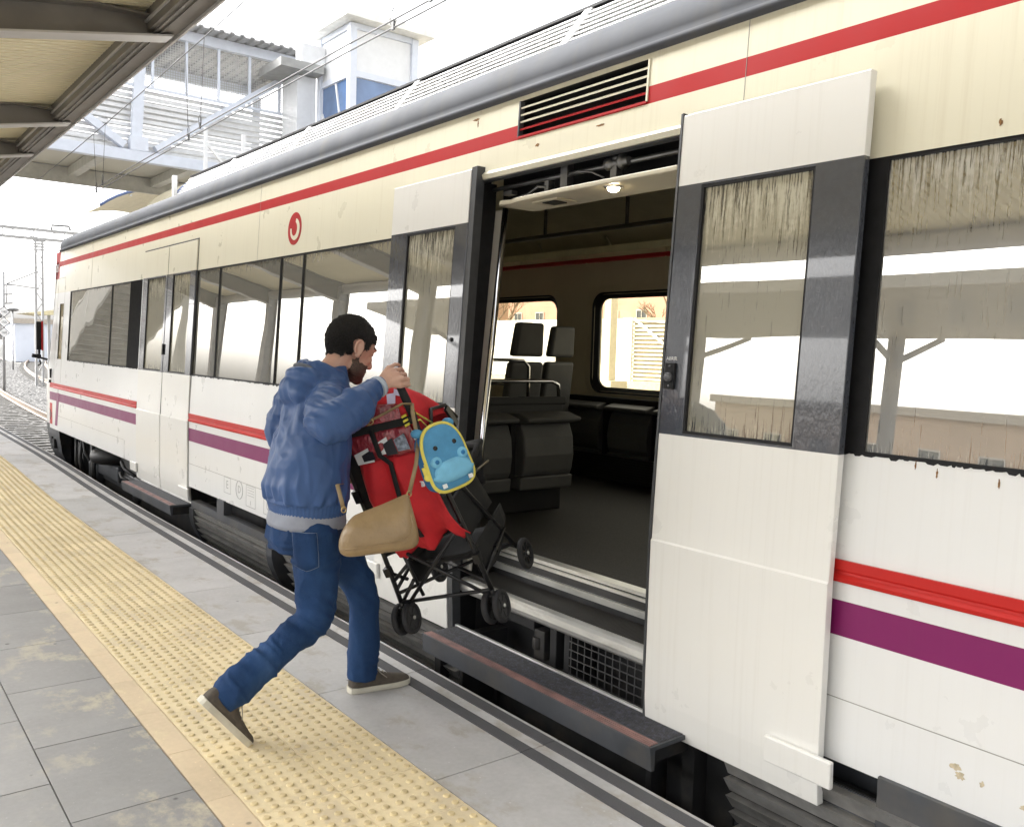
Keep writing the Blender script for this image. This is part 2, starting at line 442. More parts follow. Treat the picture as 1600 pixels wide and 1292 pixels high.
def platform_stair():
    t = thing('platform_stair', 'roofed stair with solid pale sides coming down from the footbridge', 'stair', (-2.5, 32, 0))
    y0, y1, zt = 38.5, 25.5, 5.9
    sg = -1
    for x in (-3.6, -1.4):
        mb = MB(); mb.prism([(x, y0, 0), (x, y0 - .5, 0), (x, y1, zt - .35), (x, y1, zt + 1.1), (x, y0, 1.1)], (.08, 0, 0)); mb.build('side_panel', [plain('stair_panel', (.55, .55, .55), .5, var=.06)], t)
    mb = MB()
    for k in range(34): y = y0 - .3 + k * (y1 - y0 + .3) / 34; z = zt * k / 34; mb.box(-3.5, -1.42, y, y - .42, z, z + .17)
    mb.build('tread', [conc], t)
    MB().hexa([(-3.9, y0 + .3, 3.0), (-1.1, y0 + .3, 3.0), (-1.1, y1, zt + 2.7), (-3.9, y1, zt + 2.7), (-3.9, y0 + .3, 3.1), (-1.1, y0 + .3, 3.1), (-1.1, y1, zt + 2.8), (-3.9, y1, zt + 2.8)]).build('roof', [plain('stair_roof', (.5, .49, .45), .5)], t)
    for k in range(5):
        y = y0 - .2 - k * 3.; z = zt * (y - y0) / (y1 - y0)
        for x in (-3.56, -1.36): MB().box(x - .05, x + .05, y - .05, y + .05, z, 3.0 + (zt - .3) * (y - y0 + .3) / (y1 - y0)).build('post', [white_p0], t)
    for x in (-3.56, -1.36): MB().beam((x, y0, 1.25), (x, y1, zt + 1.25), .05, .05).build('handrail', [white_p0], t)
white_p0 = plain('stair_white', (.75, .75, .75), .4)
platform_stair()
picket('grey post and rail fence along the opposite platform', -16.3, -14, 30, 1.25, (.4, .4, .41))

# ------------------------------------------------------------------ footbridge, lift tower
blue_white = plain('bridge_paint', (.64, .68, .76), .45, var=.05)
white_p = plain('white_panel', (.72, .73, .74), .4, var=.04)
greymetal = plain('galvanised', (.5, .51, .52), .45, .5, var=.12, scale=3)
def mesh_material(name, c, sx, sz, fill, ry=0.):
    """opaque wires with real openings between them"""
    m = bpy.data.materials.new(name); m.use_nodes = True; nt = m.node_tree; b = nt.nodes['Principled BSDF']
    b.inputs['Base Color'].default_value = (*c, 1); b.inputs['Roughness'].default_value = .5
    tc = nt.nodes.new('ShaderNodeTexCoord'); sp = nt.nodes.new('ShaderNodeSeparateXYZ'); nt.links.new(tc.outputs['Object'], sp.inputs[0])
    u = math_n(nt, 'FRACT', math_n(nt, 'MULTIPLY', math_n(nt, 'ADD', sp.outputs[0], math_n(nt, 'MULTIPLY', sp.outputs[1], 1.)), sx))
    w_ = math_n(nt, 'FRACT', math_n(nt, 'MULTIPLY', math_n(nt, 'ADD', sp.outputs[2], math_n(nt, 'MULTIPLY', sp.outputs[1], ry)), sz))
    k = math_n(nt, 'MAXIMUM', math_n(nt, 'LESS_THAN', u, fill), math_n(nt, 'LESS_THAN', w_, fill))
    tr = nt.nodes.new('ShaderNodeBsdfTransparent'); mx = nt.nodes.new('ShaderNodeMixShader')
    nt.links.new(k, mx.inputs[0]); nt.links.new(tr.outputs[0], mx.inputs[1]); nt.links.new(b.outputs[0], mx.inputs[2])
    nt.links.new(mx.outputs[0], nt.nodes['Material Output'].inputs['Surface'])
    return m
def footbridge():
    t = thing('footbridge', 'pale steel truss footbridge with slatted sides crossing above the tracks', 'footbridge', (4, 23.6, 5.8))
    YF, YR = 22., 25.4; XL, XR = -8., 10.1
    mb = MB()
    for yy in (YF, YR):
        MB().box(XL, XR, yy - .1, yy + .1, 5.78, 6.03).build('chord', [blue_white], t, bevel=.01)
        MB().box(XL, XR, yy - .09, yy + .09, 8.78, 9.02).build('chord', [blue_white], t, bevel=.01)
    for x in (-6.4, -.3, 5.86, 9.98):
        for yy in (YF, YR):
            mb = MB(); mb.beam((x - .06, yy, 6.03), (x + .06, yy, 8.78), .24, .16, up=(0, 1, 0)); mb.box(x - .2, x + .2, yy - .11, yy + .11, 6.03, 6.35); mb.build('post', [blue_white], t)
    for (xa, xb) in ((5.55, 3.2), (6.25, 9.75), (-.6, 3.0), (-.0, .3)):
        for yy in (YF, YR):
            if abs(xa - xb) < 1: continue
            MB().beam((xa, yy, 6.12), (xb, yy, 7.6 if xa == 5.55 else 8.65), .17, .17, up=(0, 1, 0)).build('diagonal', [blue_white], t)
    mb = MB()
    for k in range(16):
        x = -2.4 + .78 * k
        if x < 9.9: mb.box(x - .03, x + .03, YF - .03, YF + .03, 7.55, 8.78)
    mb.box(XL, XR, YF - .02, YF + .02, 7.5, 7.56); mb.build('mullion', [blue_white], t)
    MB().add([(XL, YF + .05, 7.5), (XR, YF + .05, 7.5), (XR, YF + .05, 8.8), (XL, YF + .05, 8.8)], [(0, 1, 2, 3)]).build('wire_mesh', [mesh_material('wire_mesh', (.45, .45, .45), 17, 17, .2)], t)
    for yy, zt in ((YF + .16, 7.5), (YR - .16, 8.3)):      # slatted cladding
        mb = MB(); z = 6.06
        while z < zt: mb.box(XL, XR, yy, yy + .05, z, z + .085); z += .135
        mb.build('slat_cladding', [plain('slat_grey', (.68, .685, .69), .5, .2, var=.08)], t)
    mb = MB(); pts = []; x = XL - .3
    while x < XR + .3: pts += [(x, 9.05), (x + .1, 9.05), (x + .13, 9.09), (x + .22, 9.09)]; x += .25
    vs = []; fs = []
    for (x, z) in pts: vs += [(x, YF - .55, z), (x, YR + .55, z)]
    for i in range(len(pts) - 1): fs.append((2 * i, 2 * i + 2, 2 * i + 3, 2 * i + 1))
    mb.add(vs, fs); o = mb.build('roof', [plain('bridge_roof', (.46, .46, .46), .5, .3)], t); o.modifiers.new('thick', 'SOLIDIFY').thickness = .03
    for k in range(7):
        x = XL + 1 + k * 2.8
        MB().box(x - .06, x + .06, YF + .1, YR - .1, 8.85, 8.98).build('roof_beam', [plain('beam_grey', (.3, .3, .3), .5)], t)
    deck = MB()
    deck.box(XL, XR, YF + .1, YR - .1, 6.02, 6.05)
    deck.build('deck', [mesh_material('perforated_deck', (.55, .53, .45), 8, 1., .55)], t)
    MB().box(XL, XR, YR - .16, YR - .1, 5.6, 6.0).build('edge_beam', [plain('cross_beam', (.45, .44, .39), .5)], t)
    for k in range(9):
        x = -7.2 + k * 2.05; MB().box(x - .11, x + .11, YF + .12, YR - .16, 5.78, 6.0).build('cross_beam', [plain('cross_beam', (.45, .44, .39), .5)], t)
footbridge()
def lift_tower():
    t = thing('lift_tower', 'white lift tower with blue glazing and flat overhanging roof above the train', 'lift tower', (10.8, 20.2, -.9))
    x0, x1, y0, y1 = 9.98, 11.68, 19.35, 20.95
    for (x, y) in ((x0, y0), (x1, y0), (x0, y1), (x1, y1)):
        MB().box(x - .09, x + .09, y - .09, y + .09, -.9, 9.25).build('corner_post', [blue_white], t, bevel=.01)
    zb = [-.9 + i * 1.5 for i in range(5)] + [7.02, 8.1, 9.2]
    for i, z in enumerate(zb[1:]):
        mb = MB(); mb.box(x0 + .09, x1 - .09, y0 - .06, y0 + .06, z - .07, z + .07); mb.box(x0 - .06, x0 + .06, y0 + .09, y1 - .09, z - .07, z + .07)
        mb.build('rail', [blue_white], t)
    mb = MB(); mb.box(x0 + .1, x1 - .1, y0 - .02, y0, 8.18, 9.12); mb.box(x0 - .02, x0, y0 + .1, y1 - .1, 8.18, 9.12); mb.build('white_panel', [white_p], t)
    gl = plain('lift_glass', (.10, .17, .32), .06, 0, var=.25, scale=1.2, spec=.8)
    for i in range(len(zb) - 2):
        mb = MB(); za, zc = zb[i] + .08, zb[i + 1] - .08
        mb.box(x0 + .12, x1 - .12, y0 - .015, y0, za, zc); mb.box(x0 - .015, x0, y0 + .12, y1 - .12, za, zc); mb.build('glass_panel', [gl], t)
    mb = MB(); mb.beam((x0 - .03, y0 + .25, 6.2), (x0 - .03, y0 + .75, 8.0), .06, .03, up=(1, 0, 0)); mb.beam((x0 - .03, y1 - .1, 7.4), (x0 - .03, y0 + .7, 6.0), .1, .03, up=(1, 0, 0)); mb.build('brace', [white_p], t)
    MB().box(x0 - .35, x1 + .38, y0 - .4, y1 + .4, 9.28, 9.46).build('roof', [plain('tower_roof', (.80, .80, .76), .5)], t, bevel=.01)
    MB().box(8.75, x0 - .1, 20.6, 22.0, 8.32, 8.52).build('awning', [plain('awning', (.33, .33, .32), .6)], t)
    mb = MB(); mb.box(9.35, 9.85, 21.0, 21.9, -.9, 8.3); mb.build('shaft_wall', [white_p], t)
    MB().box(9.3, 9.95, 20.7, 21.0, 8.52, 9.0).build('vent_box', [white_p], t)
lift_tower()
def arched_canopy(label, xc, y0, y1, z, r, wid, blue=True):
    t = thing('arched_canopy', label, 'canopy', (xc, (y0 + y1) / 2, z))
    mb = MB(); N = 14; rings = []
    for i in range(N + 1):
        a = rad(-wid + 2 * wid * i / N); x = xc + r * math.sin(a); zz = z + r * math.cos(a) - r
        rings.append([V((x, y0, zz)), V((x, y1, zz)), V((x, y1, zz + .05)), V((x, y0, zz + .05))])
    mb.loft(rings, 0, True, False); mb.build('shell', [plain('arch_cream', (.5, .45, .31), .5)], t)
    mb = MB(); mb.tube([(xc + r * math.sin(rad(-wid + 2 * wid * i / N)), y0 - .03, z + r * math.cos(rad(-wid + 2 * wid * i / N)) - r + .05) for i in range(N + 1)], .05, 6)
    mb.build('rim', [plain('arch_rim', (.10, .14, .27), .4)], t)
    for s_ in (-.55, .35):
        mb = MB(); mb.beam((xc + s_ * r * .6, y0 + .3, z - .25), (xc + s_ * r * .6, y0 + .3, z + 1.), .07, .07, up=(0, 1, 0)); mb.beam((xc + s_ * r * .6, y0 + .3, z + .7), (xc + s_ * r * .6 + .6, y0 + .3, z + .05), .05, .05, up=(0, 1, 0)); mb.build('hanger', [white_p], t)
arched_canopy('cream arched canopy with a blue rim hanging below the footbridge', 7.1, 19.2, 21.4, 5.25, 1.55, 52)
arched_canopy('far cream arched canopy beyond the footbridge', 8.9, 30, 36, 6.5, 3.2, 40)

# ------------------------------------------------------------------ overhead line
wire_m = plain('wire_dark', (.06, .06, .06), .5, .5)
def overhead_line():
    t = thing('overhead_line', 'thin black overhead wires with droppers running above the train', 'overhead line', (4.16, 12, 4.55))
    for dx in (-.05, .05):
        MB().tube([(4.16 + dx, y, 4.57 - .0009 * (y - 8) ** 2) for y in (-6, 0, 4, 8, 12, 16, 20, 25)], .008, 6).build('contact_wire', [wire_m], t)
    mess = lambda y: 5.33 + .0035 * (y - 15.5) ** 2 - .012 * (y - 10.3)
    MB().tube([(4.16, y, 5.95 - .046 * (y - 8) + .0009 * (y - 8) ** 2) for y in (-6, 0, 4, 8, 10, 12, 14, 16, 18, 20, 22, 25)], .0075, 6).build('messenger_wire', [wire_m], t)
    for (y, dx) in ((4.4, .05), (7.35, .05), (6.55, -.05), (12.4, -.05), (13.2, .05), (17.8, -.05), (18.7, .05)):
        zt = 5.95 - .046 * (y - 8) + .0009 * (y - 8) ** 2; zb_ = 4.57 - .0009 * (y - 8) ** 2
        mb = MB(); mb.tube([(4.16, y, zt), (4.16 + dx, y, zb_)], .0045, 5); mb.box(4.15 + dx, 4.17 + dx, y - .02, y + .02, zb_ - .02, zb_ + .06)
        mb.tube([(4.16 + dx, y + .1 * math.sin(a) * .6, zb_ + .09 + .08 * math.cos(a)) for a in [2 * math.pi * k / 12 for k in range(13)]], .004, 5, cap=False)
        mb.build('dropper', [wire_m], t)
overhead_line()
def second_line():
    t = thing('overhead_line', 'overhead wires of the opposite track mirrored in the train windows', 'overhead line', (-7.9, 12, 4.6))
    for dx in (-.05, .05): MB().tube([(-7.9 + dx, y, 4.6) for y in (-14, 0, 14, 28, 50)], .012, 6).build('contact_wire', [wire_m], t)
    MB().tube([(-7.9, y, 5.35 + .0035 * (y - 8) ** 2) for y in (-14, -8, -2, 3, 8, 13, 18, 24)], .012, 6).build('messenger_wire', [wire_m], t)
    for y in (-9, -5, -1, 3, 7, 11, 15, 19): MB().tube([(-7.9, y, 4.6), (-7.9, y, 5.35 + .0035 * (y - 8) ** 2)], .006, 5).build('dropper', [wire_m], t)
second_line()

# ------------------------------------------------------------------ far down the line
mast_m = plain('mast_grey', (.36, .36, .36), .6, .3, var=.08)
def mast(x, y, h, label, z0=-.9):
    t = thing('catenary_mast', label, 'mast', (x, y, z0), 'catenary masts along the far tracks')
    mb = MB(); n = 14
    for s_ in (-.16, .16): mb.box(x + s_ - .05, x + s_ + .05, y - .08, y + .08, z0, z0 + h)
    for k in range(n):
        a = z0 + h * k / n; b_ = z0 + h * (k + 1) / n; s_ = 1 if k % 2 else -1
        mb.beam((x - .16 * s_, y, a), (x + .16 * s_, y, b_), .04, .04, up=(0, 1, 0))
    mb.build('pole', [mast_m], t)
    mb = MB(); mb.beam((x, y, z0 + h * .78), (x - 1.5, y, z0 + h * .68), .06, .06); mb.beam((x, y, z0 + h * .66), (x - 1.5, y, z0 + h * .68), .06, .06); mb.tube([(x - 1.5, y, z0 + h * .68), (x - 1.5, y, z0 + h * .55)], .03, 6); mb.build('bracket', [mast_m], t)
    mb = MB()
    for k in range(4): mb.box(x - .3, x + .3, y - .05, y + .05, z0 + h * .92 + k * .15, z0 + h * .92 + k * .15 + .06)
    mb.build('insulator', [mast_m], t)
mast(-9.6, 5.6, 8.2, 'near catenary mast beside the opposite platform, seen in the window reflections')
mast(8.9, 52, 7.7, 'tall lattice mast just left of the train cab mirror')
mast(8.0, 64, 7.8, 'thin catenary mast further off, rightmost behind the diamond signs')
def gantry():
    t = thing('signal_gantry', 'pale lattice gantry spanning the tracks beyond the train', 'gantry', (8, 47, -.9))
    mb = MB(); y = 47; x0, x1 = -9, 22
    zt, zb_ = 6.72, 6.3
    for yy in (y - .25, y + .25):
        mb.beam((x0, yy, zt), (x1, yy, zt - .05), .08, .08); mb.beam((x0, yy, zb_), (x1, yy, zb_ - .05), .08, .08)
    n = 24
    for k in range(n):
        a = x0 + (x1 - x0) * k / n; b_ = x0 + (x1 - x0) * (k + 1) / n
        mb.beam((a, y - .25, zb_ if k % 2 else zt), (b_, y - .25, zt if k % 2 else zb_), .04, .04, up=(0, 1, 0)); mb.beam((a, y - .25, zb_), (a, y - .25, zt), .05, .05, up=(0, 1, 0))
    mb.build('lattice_beam', [mast_m], t)
    for x in (x0, x1): MB().box(x - .2, x + .2, y - .2, y + .2, -.9, 6.7).build('leg', [mast_m], t)
    mb = MB(); mb.tube([(8.6, y, 6.72), (8.6, y, 6.98), (9.35, y, 7.0), (9.4, y, 6.8)], .05, 6); mb.build('lamp_bracket', [plain('bracket_dark', (.1, .1, .1), .5)], t)
gantry()
def diamonds():
    x, y = 6.28, 45.
    t = thing('speed_sign', 'three small white diamond signs stacked on one pole by the far track', 'sign', (x, y, -.9))
    MB().tube([(x, y, -.9), (x, y, 4.5)], .06, 8).build('pole', [mast_m], t)
    for z, s_ in ((2.72, '140'), (2.26, '155'), (1.80, '160')):
        mb = MB(); mb.prism([(x - .25, y - .08, z), (x, y - .08, z - .25), (x + .25, y - .08, z), (x, y - .08, z + .25)], (0, .02, 0), 1)
        mb.prism([(x - .215, y - .085, z), (x, y - .085, z - .215), (x + .215, y - .085, z), (x, y - .085, z + .215)], (0, .004, 0), 0)
        mb.text(s_, .15, Matrix(((1, 0, 0, x), (0, 0, 1, y - .087), (0, 1, 0, z), (0, 0, 0, 1))), 1)
        mb.build('diamond', [plain('sign_white', (.8, .8, .8), .5), plain('sign_black', (.04, .04, .04), .5)], t)
    for z in (3.9, 3.5, 3.1): MB().tube([(x, y, z), (x + .35, y, z + .03)], .035, 6).build('step_iron', [mast_m], t)
diamonds()
def shelter():
    t = thing('trackside_shelter', 'small flat roofed shelter on posts past the end of the train', 'shelter', (12.5, 66, -.9))
    MB().prism([(10.2, 64, 3.2), (13.6, 64, 3.75), (13.6, 64, 3.35), (11.3, 64, 3.1)], (0, 4, 0)).build('roof', [plain('shelter_roof', (.62, .55, .35), .6)], t)
    for x in (11.7, 13.4): MB().box(x - .08, x + .08, 65, 65.16, -.9, 3.2).build('post', [mast_m], t)
shelter()
for i, (x, y, h) in enumerate(((9.4, 70, 3.9), (11.5, 78, 4.6))):
    t = thing('street_lamp', ['short lamp post with a dark drooping head left of the cab mirror', 'second lamp post with a dark head, nearer the train'][i], 'street lamp', (x, y, -.9))
    MB().tube([(x, y, -.9), (x, y, h - .9)], .06, 8).build('pole', [mast_m], t)
    mb = MB(); mb.ball((x, y, h - .85), (.45, .3, .14), 10, 6); mb.build('lamp_head', [plain('lamp_head', (.12, .12, .12), .4)], t)
def white_wall(label, pts, h, z0=-.9):
    t = thing('boundary_wall', label, 'wall', (pts[0][0], pts[0][1], z0))
    mb = MB()
    for (a, b_) in zip(pts[:-1], pts[1:]):
        d = (V((*b_, 0)) - V((*a, 0))); nrm = V((-d.y, d.x, 0)).normalized() * .12
        mb.hexa([(a[0], a[1], z0), (b_[0], b_[1], z0), (b_[0] + nrm.x, b_[1] + nrm.y, z0), (a[0] + nrm.x, a[1] + nrm.y, z0), (a[0], a[1], z0 + h), (b_[0], b_[1], z0 + h), (b_[0] + nrm.x, b_[1] + nrm.y, z0 + h), (a[0] + nrm.x, a[1] + nrm.y, z0 + h)])
    mb.build('panel', [plain('wall_pale_' + label[:5], (.55, .54, .52), .8, var=.1)], t)
white_wall('low grey wall beyond the far tracks', [(8, 132), (40, 108)], 1.5)
# platform on the far side of the train, with what its windows show
mb = MB(); mb.box(13.5, 60, -20, 58, -.95, 0); structure(mb.build('platform', [plain('far_side_paving', (.30, .27, .21), .9, var=.2, scale=2)]))
def corrugated_wall():
    t = thing('corrugated_wall', 'white corrugated boundary wall seen through the train windows', 'wall', (36, 42, 0))
    mb = MB(); z = .12
    while z < 3.55:
        mb.box(36, 36.1, 20, 75, z, z + .2); mb.box(36.02, 36.1, 20, 75, z + .2, z + .24); z += .24
    mb.build('panel', [plain('corrugated_white', (.80, .80, .78), .6, var=.04)], t)
    MB().box(35.98, 36.2, 20, 75, 0, .12).build('plinth', [conc], t)
    mb = MB(); mb.box(35.9, 35.99, 37.8, 38.3, 1.3, 2.1); mb.build('hatch', [conc], t)
corrugated_wall()
def stair_screen():
    t = thing('stair_screen', 'slatted metal stair screen with a white diagonal rail behind the train', 'stair', (30, 27, 0))
    mb = MB(); z = .3
    while z < 3.3: mb.box(30, 30.06, 22, 29.3, z, z + .1); z += .19
    mb.build('slat', [plain('screen_slat', (.66, .62, .52), .6)], t)
    mb = MB(); mb.box(30.08, 30.12, 22, 29.3, .2, 3.4); mb.build('backing', [plain('screen_back', (.36, .32, .24), .8)], t)
    mb = MB(); mb.beam((29.95, 29.2, 3.35), (29.95, 25.2, .9), .06, .12); mb.beam((29.95, 29.3, 3.3), (29.95, 22, 2.75), .05, .05); mb.box(29.9, 30.0, 29.3, 29.9, .3, 3.4); mb.build('rail', [white_p], t)
    mb = MB(); mb.box(29.2, 29.9, 22, 28.6, 0, .45); mb.build('kerb', [plain('kerb_buff', (.6, .52, .36), .9)], t)
stair_screen()
t = thing('concrete_column', 'tall concrete column standing before the corrugated wall', 'column', (27, 27.6, 0))
MB().box(26.8, 27.2, 27.55, 27.95, 0, 7.0).build('shaft', [plain('column_conc', (.62, .57, .44), .8, var=.08)], t)
MB().box(26.5, 27.5, 27.1, 28.15, 0, .5).build('base', [plain('column_conc', (.62, .57, .44), .8)], t)
brick_block(60, 74, 52, 78, 16, (.52, .30, .23), 'red brick apartment block behind the white wall', 4, z0=0, face='x-')
brick_block(58, 70, 22, 51, 15, (.58, .50, .38), 'ochre apartment block beside the red brick one', 4, z0=0, face='x-')
brick_block(56, 66, 84, 130, 12, (.52, .46, .36), 'pale block further along beyond the wall', 3, z0=0, face='x-')
def bare_tree(x, y, h, label, seed, z0=0., group='bare trees behind the white wall'):
    rnd = random.Random(seed)
    t = thing('bare_tree', label, 'tree', (x, y, z0), group)
    tr = MB(); tw = MB()
    def grow(p, d, L, r, depth):
        q = p + d * L
        mid = p + d * L * .5 + V((rnd.uniform(-1, 1), rnd.uniform(-1, 1), 0)) * L * .05
        (tr if depth < 2 else tw).tube([p, mid, q], [r, r * .85, r * .68], 6 if depth < 3 else 4, cap=False)
        if depth >= 5: return
        for k in range(3 if depth < 4 else 4):
            ax = V((rnd.uniform(-1, 1), rnd.uniform(-1, 1), rnd.uniform(-.2, .6)))
            nd = (d * .75 + ax * .62).normalized()
            grow(p + d * L * rnd.uniform(.6, 1), nd, L * rnd.uniform(.55, .8), r * .55, depth + 1)
    grow(V((x, y, z0)), V((0, 0, 1)), h * .3, h * .022, 0)
    bark = plain('bark', (.20, .16, .11), .9, var=.2)
    tr.build('trunk', [bark], t, fix=False); tw.build('branches', [bark], t, fix=False)
bare_tree(42, 38, 10, 'bare tree right of the concrete column, behind the wall', 3)
bare_tree(43, 57, 10, 'bare tree in front of the red brick block', 5)
bare_tree(44, 30, 9.5, 'bare tree above the stair screen', 9)
brick_block(15.5, 21, 104, 112, 4.0, (.66, .71, .80), 'pale bluish building far down the line behind the lamp posts', 1)
# ------------------------------------------------------------------ the train
XB, ZC, LEAN = 2.71, .865, .055
def SX(z, off=0.):                     # outer face of the car side (leans inward above the waist crease)
    tuck = .0
    if z < .3: tuck = .25 * (.3 - z) ** 2
    return XB + off + max(0, z - ZC) * LEAN + tuck
def P(y, z, off=0.): return V((SX(z, off), y, z))
def paint(name, c, rough=.28, streak=.5, dirtc=(.36, .30, .20), coat=.3, spots=True, spec=.5):
    m, nt, b = nodes_of(name)
    v = tex_coord(nt)
    n1 = noise_tex(nt, v, .9, 5)
    col = ramp(nt, n1, [(.3, tuple(x * .955 for x in c)), (.7, c)])
    ns = noise_tex(nt, tex_coord(nt, (1, 14, .30)), 3.0, 7, .65)
    col = mix(nt, ramp(nt, ns, [(.52, 0.), (.80, streak)]), col, dirtc)
    if spots:
        n3 = noise_tex(nt, v, 13, 3, .5); n4 = noise_tex(nt, v, 55, 4, .7)
        sp = math_n(nt, 'MULTIPLY', ramp(nt, n3, [(.66, 0.), (.76, 1.)]), ramp(nt, n4, [(.70, 0.), (.74, .35)]))
        col = mix(nt, sp, col, (.33, .25, .13))
    nt.links.new(col, b.inputs['Base Color'])
    nt.links.new(ramp(nt, noise_tex(nt, v, 5, 6), [(.3, rough * .95), (.7, min(1, rough * 1.2))]), b.inputs['Roughness'])
    b.inputs['Coat Weight'].default_value = coat; b.inputs['Coat Roughness'].default_value = .08; b.inputs['Specular IOR Level'].default_value = spec
    bump(nt, b, noise_tex(nt, v, 1.6, 2), .12, .02)
    return m
white = paint('train_white', (.82, .825, .82), streak=.07)
cream = paint('train_cream', (.76, .722, .572), streak=.2, dirtc=(.42, .33, .19))
doorwhite = paint('door_white', (.83, .82, .78), streak=.10)
red_t = paint('train_red_dark', (.40, .016, .018), coat=0, rough=.4, spec=.25, streak=.03, dirtc=(.2, .05, .04), spots=False)
red_b = paint('train_red', (.54, .020, .016), coat=0, rough=.4, spec=.25, streak=.03, dirtc=(.25, .04, .03), spots=False)
purple = paint('train_purple', (.22, .013, .115), coat=0, rough=.35, spec=.3, streak=.03, dirtc=(.3, .15, .2), spots=False)
def glossy_dark(name, c):
    m, nt, b = nodes_of(name); v = tex_coord(nt)
    n = noise_tex(nt, v, 26, 5, .7)
    chips = ramp(nt, noise_tex(nt, tex_coord(nt, (1, 2.2, .5)), 11, 8, .75), [(.68, 0.), (.74, .6)])
    nt.links.new(mix(nt, chips, ramp(nt, n, [(.3, tuple(x * .85 for x in c)), (.7, c)]), (.35, .36, .38)), b.inputs['Base Color'])
    b.inputs['Roughness'].default_value = .16; b.inputs['Coat Weight'].default_value = 1.; b.inputs['Coat Roughness'].default_value = .03
    bump(nt, b, noise_tex(nt, tex_coord(nt, (1, 1, .5)), 55, 3), .35, .006)
    return m
dgrey = glossy_dark('door_band_grey', (.070, .076, .090))
cornice_m = plain('cornice_grey', (.075, .080, .092), .7, .0, var=.16, scale=5, stretch=(1, .5, 1), dirt=(.10, .095, .08), dscale=2.2, dirt_amt=.45, dstretch=(1, 2.5, .6), spec=.2)
black = plain('black_rubber', (.010, .010, .011), .6, var=.3, scale=20, spec=.3)
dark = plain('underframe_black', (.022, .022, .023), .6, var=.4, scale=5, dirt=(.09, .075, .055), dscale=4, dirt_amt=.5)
dark2 = plain('underframe_grey', (.060, .064, .072), .5, var=.25, scale=4, dirt=(.14, .12, .09), dscale=3, dirt_amt=.4)
alu = plain('aluminium_worn', (.74, .74, .71), .34, .6, var=.18, scale=9, stretch=(1, .3, 1), dirt=(.16, .13, .09), dscale=7, dirt_amt=.6)
chrome = plain('chrome_pole', (.75, .75, .76), .14, 1., var=.04)
beige_in = plain('interior_beige', (.56, .51, .37), .5, var=.06, scale=2)
ceil_in = plain('interior_ceiling', (.58, .54, .40), .5, var=.05)
seat_m = plain('seat_grey', (.088, .088, .085), .55, var=.12, scale=6, bmp=.15, bscale=200)
seat_d = plain('seat_dark', (.016, .016, .017), .5, var=.2)
floor_in = plain('train_floor', (.034, .032, .030), .7, var=.5, scale=120, bmp=.1, bscale=200)

def glass(name, tint, f0=.10, dirtc=(.40, .36, .26), top=(1.9, 2.3), bottom=(1.3, 1.42), amt=.55, haze=.06, rough=.0, streak_dark=False):
    """tinted, film-coated pane: part reflection, part view through, streaked with grime"""
    m = bpy.data.materials.new(name); m.use_nodes = True; nt = m.node_tree
    nt.nodes.remove(nt.nodes['Principled BSDF'])
    out = nt.nodes['Material Output']
    v = tex_coord(nt)
    tr = nt.nodes.new('ShaderNodeBsdfTransparent'); tr.inputs[0].default_value = (*tint, 1)
    gl = nt.nodes.new('ShaderNodeBsdfGlossy'); gl.inputs['Roughness'].default_value = rough; gl.inputs['Color'].default_value = (.98, .96, .90, 1)
    bp = nt.nodes.new('ShaderNodeBump'); bp.inputs['Strength'].default_value = .035; bp.inputs['Distance'].default_value = .05
    nt.links.new(noise_tex(nt, v, 1.3, 1), bp.inputs['Height']); nt.links.new(bp.outputs[0], gl.inputs['Normal'])
    lw = nt.nodes.new('ShaderNodeFresnel'); lw.inputs['IOR'].default_value = 1.45
    fac = math_n(nt, 'ADD', math_n(nt, 'MULTIPLY', lw.outputs[0], 1. - f0), f0)
    m1 = nt.nodes.new('ShaderNodeMixShader'); nt.links.new(fac, m1.inputs[0]); nt.links.new(tr.outputs[0], m1.inputs[1]); nt.links.new(gl.outputs[0], m1.inputs[2])
    sp = nt.nodes.new('ShaderNodeSeparateXYZ'); nt.links.new(v, sp.inputs[0])
    def grad(a, b_):
        r = nt.nodes.new('ShaderNodeMapRange'); r.inputs[1].default_value = a; r.inputs[2].default_value = b_; nt.links.new(sp.outputs[2], r.inputs[0]); return r.outputs[0]
    st = noise_tex(nt, tex_coord(nt, (1, 16, .8)), 3.5, 7, .7)
    st = math_n(nt, 'ADD', math_n(nt, 'MULTIPLY', st, .62), math_n(nt, 'MULTIPLY', noise_tex(nt, v, 45, 4), .2))
    st = math_n(nt, 'ADD', st, math_n(nt, 'MULTIPLY', noise_tex(nt, tex_coord(nt, (1, 2.2, .7)), 1.7, 3), .18))
    g = math_n(nt, 'MAXIMUM', grad(*top), grad(bottom[1], bottom[0]))
    k = math_n(nt, 'ADD', math_n(nt, 'SUBTRACT', st, .5), math_n(nt, 'MULTIPLY', math_n(nt, 'SUBTRACT', g, .45), .38))
    msk = ramp(nt, k, [(.02, haze), (.16, amt)])
    df = nt.nodes.new('ShaderNodeBsdfDiffuse'); df.inputs[0].default_value = (*dirtc, 1)
    if streak_dark:
        sd_ = noise_tex(nt, tex_coord(nt, (1, 30, 1.4)), 4.2, 6, .7)
        nt.links.new(mix(nt, ramp(nt, math_n(nt, 'ADD', math_n(nt, 'MULTIPLY', g, .16), sd_), [(.62, 0.), (.68, .9)]), dirtc, (.03, .03, .035)), df.inputs[0])
    m2 = nt.nodes.new('ShaderNodeMixShader'); nt.links.new(msk, m2.inputs[0]); nt.links.new(m1.outputs[0], m2.inputs[1]); nt.links.new(df.outputs[0], m2.inputs[2])
    nt.links.new(m2.outputs[0], out.inputs['Surface'])
    return m
